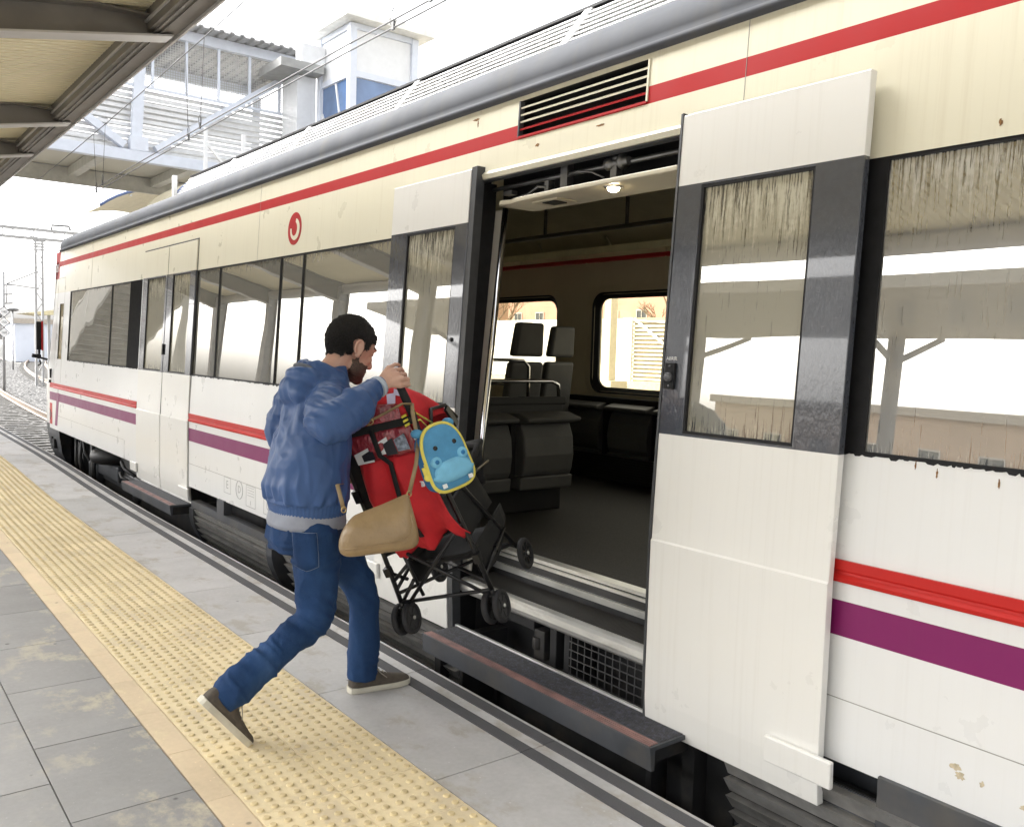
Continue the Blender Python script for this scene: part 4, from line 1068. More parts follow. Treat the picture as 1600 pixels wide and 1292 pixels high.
mb = MB(); mb.add([V((3.05, yend(1.25) + .19, 1.25)), V((5.27, yend(1.25) + .19, 1.25)), V((5.2, yend(2.35) + .19, 2.35)), V((3.12, yend(2.35) + .19, 2.35))], [(0, 1, 2, 3)]); o = mb.build('windscreen', [black], train); o.modifiers.new('thick', 'SOLIDIFY').thickness = .08
mb = MB(); rings = []      # dark skirt below the cab
for z, sh, ts in ((.30, 0, 0), (.15, .01, 0), (-.1, .05, .06), (-.3, .13, .16), (-.42, .22, .26)):
    x0 = XB + .004 + sh; ye = 15.60 - ts
    half = [(0, 14.42 + ts * .3), (.0, ye - .3), (.06, ye - .1), (.2, ye), (.6, ye + .1), (4.16 - x0, ye + .16)]
    pts = [V((x0 + a, b_, z)) for a, b_ in half]; pts += [V((8.32 - p.x, p.y, z)) for p in reversed(pts[:-1])]; rings.append(pts)
for a, b_ in zip(rings[:-1], rings[1:]):
    n_ = len(a); mb.add(a + b_, [(i, i + 1, n_ + i + 1, n_ + i) for i in range(n_ - 1)], 0, True)
mb.build('cab_skirt', [dark2], train, fix=False)
for q in ((XB - .003, XB + .06, 14.72, 14.86, -.06, .08), (XB, XB + .06, 14.92, 15.0, .0, .1)): MB().box(*q).build('skirt_slot', [black], train)
mb = MB(); mb.box(2.60, 2.68, 15.42, 15.47, 1.42, 1.86, 0); mb.box(2.662, 2.69, 15.40, 15.42, 1.41, 1.87, 1); mb.build('mirror', [black, red_t], train, bevel=.008)
mb = MB(); mb.tube([(2.64, 15.45, 1.42), (2.64, 15.46, 1.30), (2.76, 15.5, 1.27)], .018, 8); mb.ball((2.63, 15.45, 1.32), .04, 10, 6); mb.tube([(2.60, 15.46, 1.32), (2.54, 15.46, 1.33)], .03, 8); mb.tube([(2.64, 15.45, 1.26), (2.66, 15.45, 1.2), (2.62, 15.45, 1.17)], .012, 6); mb.build('mirror_arm', [black], train)
mb = MB(); mb.box(XB - .012, XB + .02, 14.96, 14.985, 1.0, 1.14); mb.box(XB - .02, XB, 14.95, 15.0, .93, .97); mb.build('cab_handle', [black], train)
mb = MB()
for y in (14.30, 14.78): mb.prism([P(y, .95, -.0012), P(y + .006, .95, -.0012), P(y + .006, 2.5, -.0012), P(y, 2.5, -.0012)], (.003, 0, 0))
mb.prism([P(14.3, 2.5, -.0012), P(14.786, 2.5, -.0012), P(14.786, 2.506, -.0012), P(14.3, 2.506, -.0012)], (.003, 0, 0)); mb.build('cab_door_seam', [seam], train)

# ------------------------------------------------------------------ underframe
grm = plain('radiator_slat', (.26, .255, .245), .5, .3, var=.25, scale=12, dirt=(.32, .29, .24), dscale=5, dirt_amt=.5)
def louvre_box(y0, y1, zt, zb, name='radiator', frame=True, nsl=8):
    mb = MB()
    def q(t): z = zt + (zb - zt) * t; return XB - .02 + .34 * max(0, t - .15) ** 1.7, z
    for k in range(nsl):
        t0 = (k + .12) / nsl; t1 = (k + .95) / nsl
        (xa, za), (xb, zb_) = q(t0), q(t1)
        mb.hexa([(xa - .012, y0, za), (xa + .03, y0, za), (xa + .03, y1, za), (xa - .012, y1, za), (xb + .016, y0, zb_), (xb + .04, y0, zb_), (xb + .04, y1, zb_), (xb + .016, y1, zb_)], 0)
    for k in range(6):
        (xa, za), (xb, zb_) = q(k / 6), q((k + 1) / 6)
        mb.hexa([(xa + .04, y0, za), (xa + .07, y0, za), (xa + .07, y1, za), (xa + .04, y1, za), (xb + .04, y0, zb_), (xb + .07, y0, zb_), (xb + .07, y1, zb_), (xb + .04, y1, zb_)], 1)
        if frame:
            for (a, b_) in ((y0 - .11, y0), (y1, y1 + .11)):
                mb.hexa([(xa - .02, a, za), (xa + .08, a, za), (xa + .08, b_, za), (xa - .02, b_, za), (xb - .02, a, zb_), (xb + .08, a, zb_), (xb + .08, b_, zb_), (xb - .02, b_, zb_)], 2)
    if frame:
        mb.box(XB - .02, XB + .06, y0 - .11, y1 + .11, zt, zt + .06, 2); mb.box(XB - .02, XB + .05, y1 - .75, y1 - .58, zt + .06, .24, 2); mb.box(XB - .02, XB + .05, y0 - .11, y0 - .03, zt + .06, .22, 2)
    return mb.build(name, [grm, black, dark2], train)
louvre_box(6.47, 8.2, .06, -.44)
louvre_box(3.98, 6.2, .20, -.5, 'side_louvre', frame=False, nsl=9)
louvre_box(.2, 2.05, .155, -.5, 'side_louvre', frame=False, nsl=9)
mb = MB(); mb.box(XB - .012, XB + .05, -6, 1.446, .02, .25); mb.build('skirt_panel', [dark2], train, bevel=.004)
mb = MB(); mb.box(XB + .01, XB + .05, 1.446, 2.2, .07, .15); mb.box(XB + .12, XB + .16, 1.4, 2.46, -.3, .3); mb.build('underframe_rail', [dark2], train)
mb = MB(); mb.box(2.82, 2.9, 2.1, 2.45, -.6, .2); mb.box(2.74, 2.82, 2.24, 2.30, -.6, .1); mb.box(3.0, 3.1, 3.9, 15., -.5, .28); mb.box(3.0, 3.1, -12, 2.46, -.5, .2); mb.box(2.96, 5.4, -12, 15, .22, .4); mb.box(2.74, 2.8, 4.1, 4.16, -.55, .0); mb.build('underframe', [dark], train)
# bogie behind the cab
mb = MB()
mb.box(2.98, 3.14, 10.9, 13.7, -.30, -.12); mb.box(2.92, 3.0, 11.9, 13.2, -.22, -.02); mb.box(2.88, 3.05, 10.75, 11.2, -.2, -.02); mb.box(2.9, 3.0, 12.9, 13.4, -.36, -.1)
mb.build('bogie_frame', [dark2], train, bevel=.02)
mb = MB(); mb.lathe((2.98, 12.35, -.02), (0, 0, 1), [(0, .20), (.03, .27), (.10, .29), (.17, .27), (.2, .2)], 24); mb.build('air_spring', [plain('air_spring_rubber', (.035, .034, .033), .5, var=.2)], train)
for yw in (11.25, 13.45):
    mb = MB(); mb.lathe((3.28, yw, -.235), (1, 0, 0), [(0, .06), (0, .40), (.02, .445), (.10, .445), (.13, .47), (.135, .1)], 40); mb.tube([(3.3, yw, -.235), (5.02, yw, -.235)], .08, 12); mb.build('wheel', [plain('wheel_steel', (.07, .06, .055), .5, .6, var=.3)], train)
    mb = MB(); mb.lathe((2.96, yw, -.235), (1, 0, 0), [(0, .05), (0, .14), (.03, .16), (.3, .16)], 20); mb.build('axle_box', [dark2], train)
for (a, b_) in (((2.9, 13.75, .2), (2.9, 13.65, -.35)), ((2.88, 13.6, .2), (2.95, 13.35, -.2)), ((2.86, 13.95, .15), (2.9, 13.8, -.5)), ((2.92, 12.95, .2), (2.9, 12.9, -.5)), ((2.88, 11.6, -.05), (2.9, 11.2, -.12)), ((2.87, 11.5, .1), (2.9, 11.0, -.02))):
    a = V(a); b_ = V(b_); c_ = (a + b_) / 2 + V((-.03, .06, 0)); MB().tube([a, c_, b_], .022, 8).build('hose', [dark], train)
MB().box(2.86, 2.95, 13.0, 13.12, -.4, .2).build('damper', [dark], train); MB().box(2.9, 3.0, 13.7, 14.1, -.35, .1).build('equipment_box', [dark], train)
mb = MB(); mb.lathe((3.3, 5.2, -.235), (1, 0, 0), [(0, .06), (0, .4), (.02, .445), (.1, .445), (.13, .47), (.135, .1)], 32); mb.build('wheel', [plain('wheel_steel', (.07, .06, .055), .5, .6)], train)

# ------------------------------------------------------------------ interior
XF = 5.5
mb = MB(); fy = [-11.8, -9.5, -7.6, -7.1, -4.6, -4.1, -1.6, -1.1, 1.4, 1.9, 3.68, 4.2, 5.865, 6.39, 8.05, 8.6, 10.3, 10.8, 13.0, 15.0]
wins = [(fy[i], fy[i + 1]) for i in range(1, len(fy) - 2, 2)]
wins = [(-9.5, -7.6), (-7.1, -4.6), (-4.1, -1.6), (-1.1, 1.4), (1.9, 3.68), (4.2, 5.865), (6.39, 8.05), (8.6, 10.3), (10.8, 13.0)]
ed = -11.8
for (a, b_) in wins:
    mb.box(XF, XF + .1, ed, a, .2, 2.9); mb.box(XF, XF + .1, a, b_, .2, 1.28); mb.box(XF, XF + .1, a, b_, 2.14, 2.9); ed = b_
mb.box(XF, XF + .1, ed, 15.05, .2, 2.9)
mb.box(2.8, XF + .1, -11.9, -11.8, .3, 3.1); mb.box(2.86, XF, 13.97, 14.02, .4, 2.95)
mb.build('far_wall', [beige_in], train)
def rr_ring(y0, y1, z0, z1, r, n=6):
    pts = []
    for (cy, cz, a0) in ((y1 - r, z1 - r, 0), (y0 + r, z1 - r, 90), (y0 + r, z0 + r, 180), (y1 - r, z0 + r, 270)):
        for k in range(n + 1): a = rad(a0 + 90 * k / n); pts.append((cy + r * math.cos(a), cz + r * math.sin(a)))
    return pts
for (a, b_) in wins:
    w_ = MB(); w_.add([(XF + .05, a, 1.28), (XF + .05, b_, 1.28), (XF + .05, b_, 2.14), (XF + .05, a, 2.14)], [(3, 2, 1, 0)]); w_ = w_.build('far_window', [win_far], train, fix=False)
    o_ = rr_ring(a - .02, b_ + .02, 1.26, 2.16, .13); i_ = rr_ring(a + .035, b_ - .035, 1.315, 2.105, .11); mb = MB(); n_ = len(o_)
    g_ = rr_ring(a - .10, b_ + .10, 1.2, 2.22, .19)
    vs = [(XF - .012, y, z) for y, z in o_] + [(XF + .03, y, z) for y, z in i_] + [(XF + .05, y, z) for y, z in i_] + [(XF - .002, y, z) for y, z in g_]
    fs = [(k, (k + 1) % n_, n_ + (k + 1) % n_, n_ + k) for k in range(n_)] + [(n_ + k, n_ + (k + 1) % n_, 2 * n_ + (k + 1) % n_, 2 * n_ + k) for k in range(n_)]
    mb.add(vs, fs, 0); mb.add(vs, [(k, (k + 1) % n_, 3 * n_ + (k + 1) % n_, 3 * n_ + k) for k in range(n_)], 1)
    mb.build('window_frame', [black, beige_in], w_, fix=False)
mb = MB()
cp = [(2.90, 2.62), (3.05, 2.78), (3.4, 2.86), (4.16, 2.9), (4.9, 2.86), (5.25, 2.76), (5.5, 2.55)]
mb.add([(x, -11.8, z) for x, z in cp] + [(x, 14.9, z) for x, z in cp], [(i, i + 1, 7 + i + 1, 7 + i) for i in range(6)], 0, True)
mb.box(2.86, 2.9, 3.93, 14.9, 2.3, 2.66); mb.box(2.86, 2.9, -11.8, 2.45, 2.3, 2.66)
mb.build('ceiling', [ceil_in], train, fix=False)
mb = MB(); mb.box(5.12, 5.45, -11, 14, 2.445, 2.47); mb.box(5.10, 5.125, -11, 14, 2.445, 2.50); mb.build('luggage_rack', [plain('rack_cream', (.62, .58, .38), .45)], train)
mb = MB(); mb.tube([(5.14, -11, 2.395), (5.14, 14, 2.395)], .02, 8); mb.build('red_rail', [red_t], train)
mb = MB()
for y in (3.9, 4.7, 5.6, 6.5, 7.4, 8.3): mb.tube([(5.14, y, 2.45), (5.14, y, 2.37)], .009, 6); mb.tube([(5.16, y - .3, 2.47), (5.42, y + .1, 2.66)], .008, 6)
mb.build('rack_strut', [beige_in], train)
mb = MB(); mb.tube([(4.5, -11, 2.52), (4.5, 14, 2.52)], .018, 8)
for y in (3.6, 4.5, 5.4, 6.3): mb.tube([(4.5, y, 2.52), (4.5, y, 2.86)], .014, 6)
mb.build('ceiling_grab_rail', [plain('rail_brown', (.06, .05, .04), .4, .4)], train)
# cross partition with two tip-up seats in front and headrests behind
mb = MB(); mb.box(3.05, 4.05, 4.60, 4.64, .52, 1.30, 0); mb.box(3.03, 4.07, 4.595, 4.645, 1.25, 1.305, 0); mb.build('partition', [seat_d], train, bevel=.01)
mb = MB(); mb.tube([(3.1, 4.62, 1.30), (3.1, 4.62, 1.38), (3.14, 4.62, 1.41), (3.95, 4.62, 1.41), (4.01, 4.62, 1.385), (4.02, 4.62, 1.30)], .014, 10); mb.build('grab_rail', [chrome], train)
def tipup(c, right, out, label=None, w=.46):
    """tip-up seat folded against a panel: c = top centre at the panel face"""
    c, r, o_ = V(c), V(right), V(out); up = V((0, 0, 1)); mb = MB()
    prof_ = [(0.0, -.02), (.10, -.02), (.20, -.045), (.215, -.06), (.20, -.075), (.13, -.09), (.0, -.09)]
    mb.prism([c - r * (w / 2) + o_ * a + up * b_ for a, b_ in prof_], r * w)
    mb2 = [(.0, -.09), (.11, -.09), (.15, -.18), (.165, -.30), (.15, -.40), (.13, -.44), (0, -.44)]
    mb.prism([c - r * (w / 2 - .015) + o_ * a + up * b_ for a, b_ in mb2], r * (w - .03))
    mb.prism([c - r * (w / 2 - .005) + o_ * a + up * b_ for a, b_ in ((0, -.44), (.145, -.44), (.14, -.53), (0, -.53))], r * (w - .01))
    return mb.build('tip_up_seat', [seat_m], train, bevel=.012)
tipup((3.80, 4.6, 1.225), (1, 0, 0), (0, -1, 0)); tipup((3.27, 4.6, 1.225), (1, 0, 0), (0, -1, 0))
mb = MB(); mb.box(3.515, 3.555, 4.50, 4.6, .78, 1.13); mb.build('seat_hinge', [black], train)
for y in (3.55, 4.10, 4.68, 5.25, 5.83):
    tipup((5.5, y, 1.205), (0, 1, 0), (-1, 0, 0), w=.5)
mb = MB()
for y in (3.82, 4.39, 4.96, 5.54): mb.box(5.36, 5.5, y - .02, y + .02, .72, 1.14)
mb.box(5.42, 5.5, 3.2, 6.1, .74, 1.23); mb.build('seat_hinge', [black], train)
mb = MB(); mb.box(5.3, 5.5, 3.2, 6.2, .52, .74)
for k in range(9): mb.box(5.295, 5.3, 3.2, 6.2, .535 + k * .022, .547 + k * .022)
mb.build('heater_grille', [seat_d], train)
def seat(x, y, face, w=.46, dz=0.):
    s_ = MB(); f = face
    s_.hexa([(x - w / 2, y - .06 * f, .98), (x + w / 2, y - .06 * f, .98), (x + w / 2, y + .03 * f, .98), (x - w / 2, y + .03 * f, .98), (x - w / 2 + .01, y - .14 * f, 1.53), (x + w / 2 - .01, y - .14 * f, 1.53), (x + w / 2 - .01, y - .06 * f, 1.53), (x - w / 2 + .01, y - .06 * f, 1.53)], 0)
    s_ = s_.build('seat_back', [seat_m], train, bevel=.03, seg=3)
    h = MB(); h.hexa([(x - w / 2 + .03, y - .15 * f, 1.57), (x + w / 2 - .03, y - .15 * f, 1.57), (x + w / 2 - .03, y - .06 * f, 1.57), (x - w / 2 + .03, y - .06 * f, 1.57), (x - w / 2 + .05, y - .18 * f, 1.84), (x + w / 2 - .05, y - .18 * f, 1.84), (x + w / 2 - .05, y - .10 * f, 1.84), (x - w / 2 + .05, y - .10 * f, 1.84)], 0)
    h.build('headrest', [seat_m], s_, bevel=.025, seg=3)
    c = MB(); c.box(x - w / 2, x + w / 2, y, y + .48 * f, .92, 1.0); c.build('seat_cushion', [seat_m], s_, bevel=.03)
    b_ = MB(); b_.box(x - .15, x + .15, y + .05 * f, y + .4 * f, .52, .92); b_.build('seat_base', [seat_d], s_)
for (x, y, f) in ((3.3, 6.9, 1), (3.8, 6.9, 1), (4.8, 8.2, -1), (5.25, 8.2, -1), (3.3, 8.0, -1), (3.8, 8.0, -1), (3.3, 11.6, 1), (3.8, 11.6, 1), (4.8, 11.6, 1), (3.3, .9, -1), (3.8, .9, -1), (4.8, .4, -1), (5.25, .4, -1), (3.3, -1, 1), (3.8, -1, 1)):
    seat(x, y, f)
mb = MB(); mb.tube([(4.05, 5.0, 1.0), (4.05, 5.0, 1.5), (4.0, 5.0, 1.545), (3.6, 5.0, 1.545)], .012, 8); mb.build('grab_rail', [chrome], train)
seat(4.42, 5.6, 1, .36); seat(5.12, 6.0, 1, .34)

rust = plain('rust_stain', (.20, .10, .03), .8, var=.5, scale=60)
grime = plain('stain_pale', (.50, .43, .30), .8, var=.3, scale=50)
def blot(y, z, ry, rz, mat, name, seed, x=None):
    rnd = random.Random(seed); mb = MB(); n = 18
    pts = []
    for k in range(n):
        a = 2 * math.pi * k / n; r = rnd.uniform(.55, 1.15); pts.append(P(y + ry * r * math.cos(a), z + rz * r * math.sin(a), -.0012))
    mb.prism(pts, (.003, 0, 0)); return mb.build(name, [mat], train, fix=False)
for i, (y, z, ry, rz) in enumerate(((1.205, .375, .018, .012), (1.19, .352, .016, .014), (1.125, .352, .007, .010), (1.0, .33, .02, .010), (.99, .30, .012, .012), (1.235, 2.33, .006, .012), (3.0, 2.645, .03, .006), (3.45, 2.63, .02, .01), (4.0, 2.855, .035, .008), (3.98, 2.83, .007, .02))): blot(y, z, ry, rz, grime if i < 5 else rust, 'stain', i)
for i, (y, z) in enumerate(((1.33, 1.262), (1.145, 1.255), (1.40, 1.28), (5.2, 1.27), (5.9, 1.268))): blot(y, z, .0035, .016, rust, 'rust_drip', 40 + i)
# cracked black sealant along the lower window edges
for (ya, yb_) in ((-.8, 1.67), (4.8, 8.4), (10.3, 13.9)):
    rnd = random.Random(int(ya * 10)); mb = MB(); y = ya
    while y < yb_:
        w_ = rnd.uniform(.01, .05); d = rnd.uniform(.002, .009) if rnd.random() < .7 else .001
        mb.prism([P(y, 1.2935, -.0015), P(y + w_, 1.2935, -.0015), P(y + w_ * .8, 1.2935 - d, -.0015), P(y + w_ * .3, 1.2935 - d * rnd.uniform(.4, 1.4), -.0015)], (.003, 0, 0)); y += w_
    stuff_ = mb.build('cracked_sealant', [black], train, fix=False)
# ------------------------------------------------------------------ the man
def remesh(mb, voxel, smooth=4, fac=.5):
    """fuse overlapping closed shapes into one continuous skin and return its mesh"""
    o = mb.build('fusing', [black])
    r = o.modifiers.new('r', 'REMESH'); r.mode = 'VOXEL'; r.voxel_size = voxel; r.use_smooth_shade = True
    s = o.modifiers.new('s', 'SMOOTH'); s.factor = fac; s.iterations = smooth
    bpy.context.view_layer.update()
    me = bpy.data.meshes.new_from_object(o.evaluated_get(bpy.context.evaluated_depsgraph_get()))
    old = o.data; bpy.data.objects.remove(o); bpy.data.meshes.remove(old)
    return me
def place(me, name, mats, parent, disp=None):
    me.name = name; me.materials.clear()
    for q in mats: me.materials.append(q)
    if disp:
        ns = [v.normal.copy() for v in me.vertices]
        for v, n in zip(me.vertices, ns): v.co += n * disp(v.co, n)
    for p in me.polygons: p.use_smooth = True; p.material_index = 0
    me.update()
    o = bpy.data.objects.new(name, me); COL.objects.link(o); attach(o, parent)
    return o
def ell_loft(mb, rings, n=28, p=2.3, yc=0.):
    """rings: (cx, cy, cz, rx, ry)"""
    rr = []
    for cx, cy, cz, rx, ry in rings:
        ring = []
        for k in range(n):
            a = 2 * math.pi * k / n; c, s = math.cos(a), math.sin(a)
            e = 2 / p
            ring.append(V((cx + rx * abs(c) ** e * (1 if c >= 0 else -1), cy + ry * abs(s) ** e * (1 if s >= 0 else -1), cz)))
        rr.append(ring)
    mb.loft(rr)
def limb(mb, pts, n=16, flat=1.):
    mb.tube([p[:3] for p in pts], [p[3] for p in pts], n, flat=flat)
    for p in pts: mb.ball(p[:3], p[3] * .985, 14, 8)
def smooth_path(pts, m=4):
    """Catmull-Rom through (x, y, z, r)"""
    out = []; P_ = [pts[0]] + list(pts) + [pts[-1]]
    for i in range(1, len(P_) - 2):
        a, b_, c, d = P_[i - 1], P_[i], P_[i + 1], P_[i + 2]
        for k in range(m):
            t = k / m; out.append(tuple(.5 * ((2 * b_[j]) + (-a[j] + c[j]) * t + (2 * a[j] - 5 * b_[j] + 4 * c[j] - d[j]) * t * t + (-a[j] + 3 * b_[j] - 3 * c[j] + d[j]) * t ** 3) for j in range(4)))
    out.append(tuple(pts[-1])); return out

skin = bpy.data.materials.new('skin'); skin.use_nodes = True
nt = skin.node_tree; b = nt.nodes['Principled BSDF']
n_ = noise_tex(nt, tex_coord(nt), 14, 5)
nt.links.new(ramp(nt, n_, [(.3, (.50, .29, .215)), (.7, (.60, .375, .285))]), b.inputs['Base Color'])
b.inputs['Roughness'].default_value = .5; b.inputs['Subsurface Weight'].default_value = .12; b.inputs['Subsurface Radius'].default_value = (.012, .004, .002); b.inputs['Subsurface Scale'].default_value = 1.
bump(nt, b, noise_tex(nt, tex_coord(nt), 300, 3), .12, .002)
hair_m = plain('hair_black', (.016, .013, .011), .45, var=.6, scale=50, bmp=.5, bscale=240, bdist=.006)
beard_m = bpy.data.materials.new('beard_stubble'); beard_m.use_nodes = True
nt = beard_m.node_tree; b = nt.nodes['Principled BSDF']
nt.links.new(mix(nt, ramp(nt, noise_tex(nt, tex_coord(nt), 420, 3, .6), [(.36, .15), (.56, 1.)]), (.22, .135, .10), (.022, .017, .015)), b.inputs['Base Color']); b.inputs['Roughness'].default_value = .7

def jacket_material():
    m, nt, b = nodes_of('jacket_blue'); v = tex_coord(nt)
    n1 = noise_tex(nt, v, 3, 5)
    nt.links.new(ramp(nt, n1, [(.3, (.033, .074, .190)), (.7, (.048, .102, .245))]), b.inputs['Base Color'])
    b.inputs['Roughness'].default_value = .45; b.inputs['Specular IOR Level'].default_value = .3; b.inputs['Sheen Weight'].default_value = .0
    n2 = noise_tex(nt, tex_coord(nt, (1, 1, .4)), 13, 3, .5)
    bump(nt, b, n2, .3, .012)
    return m
def denim_material():
    m, nt, b = nodes_of('denim'); v = tex_coord(nt)
    n1 = noise_tex(nt, tex_coord(nt, (1, 1, .45)), 5, 5)
    c = ramp(nt, n1, [(.3, (.008, .026, .080)), (.55, (.015, .046, .130)), (.8, (.058, .118, .245))])
    n3 = noise_tex(nt, v, 700, 2)
    c = mix(nt, ramp(nt, n3, [(.4, 0.), (.7, .35)]), c, (.06, .11, .20))
    nt.links.new(c, b.inputs['Base Color']); b.inputs['Roughness'].default_value = .8; b.inputs['Specular IOR Level'].default_value = .15
    bump(nt, b, noise_tex(nt, tex_coord(nt, (1, 1, .6)), 22, 4, .6), .4, .012)
    return m
jacket_m = jacket_material(); denim_m = denim_material()
tee_m = plain('tshirt_grey', (.26, .275, .32), .85, var=.08, scale=20, bmp=.2, bscale=60)

man = thing('person', 'man in blue jacket and jeans lifting a red pushchair towards the open door', 'person', (1.62, 3.45, 0))
HC = V((1.806, 3.465, 1.594))
HR = Matrix.Rotation(rad(9), 3, 'Z') @ Matrix.Rotation(rad(20), 3, 'Y')
def H(x, y, z): return HC + HR @ V((x, y, z))
HRI = HR.transposed()
bm_ = MB()
bm_.ball(H(-.012, 0, .030), (.096, .075, .096), 28, 18, rot=HR)
bm_.ball(H(.02, 0, .02), (.078, .070, .085), 24, 16, rot=HR)
bm_.ball(H(.030, 0, -.040), (.060, .056, .070), 24, 16, rot=HR)
bm_.ball(H(.045, 0, -.085), (.042, .044, .036), 20, 12, rot=HR)
bm_.ball(H(.070, 0, -.103), (.022, .026, .020), 16, 10, rot=HR)
for s in (1, -1):
    bm_.ball(H(.060, s * .034, -.022), (.028, .022, .026), 14, 10, rot=HR)       # cheek
    bm_.ball(H(.080, s * .030, .026), (.014, .024, .010), 14, 8, rot=HR)         # brow
    bm_.ball(H(.015, s * .050, -.070), (.040, .014, .030), 14, 8, rot=HR)        # jaw
    bm_.ball(H(.094, s * .013, -.041), (.011, .010, .009), 12, 8, rot=HR)        # nostril wing
    e0 = Matrix.Rotation(rad(12 * s), 3, 'Z') @ Matrix.Rotation(rad(-14), 3, 'Y')
    bm_.ball(H(-.024, s * .079, -.004), (.020, .008, .032), 16, 12, rot=HR @ e0)  # ear
    bm_.ball(H(-.016, s * .078, -.030), (.012, .009, .012), 12, 8, rot=HR)
    rim = [H(-.024 + .018 * math.cos(a), s * .086, -.002 + .030 * math.sin(a)) for a in [rad(-60 + 300 * k / 12) for k in range(13)]]
    bm_.tube(rim, .0052, 6)
limb(bm_, [(*H(.088, 0, .018), .009), (*H(.100, 0, -.010), .011), (*H(.110, 0, -.034), .0135)], 10)
bm_.ball(H(.087, 0, -.066), (.012, .022, .007), 12, 8, rot=HR); bm_.ball(H(.085, 0, -.078), (.012, .020, .008), 12, 8, rot=HR)
HS = 1.10
for p_ in bm_.v: p_ -= HC; p_ *= HS; p_ += HC
def H(x, y, z): return HC + HR @ (V((x, y, z)) * HS)
nk0 = H(-.030, 0, -.045); nk1 = H(-.058, 0, -.12)
limb(bm_, [(*nk0, .058), (*((nk0 + nk1) / 2), .056), (*nk1, .060), (1.680, 3.455, 1.40, .075)], 18)
ell_loft(bm_, [(1.605, 3.45, .86, .10, .14), (1.60, 3.45, 1.0, .105, .15), (1.625, 3.45, 1.25, .10, .155), (1.64, 3.45, 1.36, .08, .14), (1.66, 3.45, 1.43, .055, .10)])
RS, RE, RW = V((1.635, 3.30, 1.372)), V((1.545, 3.125, 1.318)), V((1.772, 3.135, 1.452))
LS, LE, LW = V((1.64, 3.61, 1.38)), V((1.60, 3.70, 1.19)), V((1.655, 3.53, 1.335))
limb(bm_, [(*RS, .042), (*RE, .034), (*((RE + RW) / 2), .032), (*RW, .027)]); limb(bm_, [(*LS, .042), (*LE, .034), (*((LE + LW) / 2), .032), (*LW, .027)])
limb(bm_, [(1.59, 3.365, .86, .07), (1.602, 3.34, .58, .055), (1.580, 3.335, .485, .045), (1.475, 3.332, .395, .034), (1.36, 3.33, .315, .030), (1.27, 3.33, .25, .030), (1.25, 3.33, .20, .034)]); limb(bm_, [(1.655, 3.54, .86, .07), (1.865, 3.558, .60, .052), (1.915, 3.56, .51, .045), (1.94, 3.57, .14, .036), (1.955, 3.57, .09, .036)])
def hand(mb, wr, d, nrm, curls, thumb, L=.088, spread=.06, k=1.0):
    """palm plus five bent fingers. d: wrist to knuckles, nrm: back of the hand, thumb side = nrm x d * sign"""
    d = V(d).normalized(); nrm = V(nrm); nrm = (nrm - d * nrm.dot(d)).normalized(); side = nrm.cross(d)   # towards the little finger for this sign
    for i in range(4):
        t = (i - 1.5) / 1.5
        a = V(wr) + side * (t * .016 * k); b_ = V(wr) + d * (L * (1 - .10 * abs(t - .2))) + side * (t * .0385 * k)
        limb(mb, [(*a, .016), (*((a + b_) / 2), .0155), (*b_, .0125)], 10)
        ln = [(.046, .028, .021), (.049, .031, .022), (.045, .028, .021), (.035, .022, .019)][i]
        p = b_; ang = 0.; dirs = (d + side * t * spread).normalized()
        pts = [(*p, .0098)]
        for j in range(3):
            ang += rad(curls[i][j]); v_ = dirs * math.cos(ang) - nrm * math.sin(ang); p = p + v_ * ln[j]
            pts.append((*p, (.0090, .0082, .0070)[j]))
        limb(mb, pts, 10)
    p = V(wr) + d * .022 - side * .024; pts = [(*p, .0145)]
    for (f, o_, n2, ln, r) in thumb:
        v_ = (d * f - side * o_ - nrm * n2).normalized(); p = p + v_ * ln; pts.append((*p, r))
    limb(mb, pts, 10)
hand(bm_, RW + V((.008, .001, .004)), (.80, -.02, .62), (-.32, -.62, .70), [(48, 46, 25), (44, 42, 25), (36, 36, 20), (22, 22, 10)], [(.6, .6, .3, .040, .0125), (.9, .15, .6, .032, .0105), (.8, 0, .9, .026, .0085)], L=.082)
hand(bm_, LW + V((.006, -.004, .006)), (.75, -.45, .45), (-.3, .55, .75), [(65, 55, 30)] * 4, [(.6, .6, .3, .040, .0125), (.9, .1, .6, .032, .0105), (.8, 0, .8, .026, .0085)], L=.08)
body = place(remesh(bm_, .0042, 3), 'body', [skin], man)

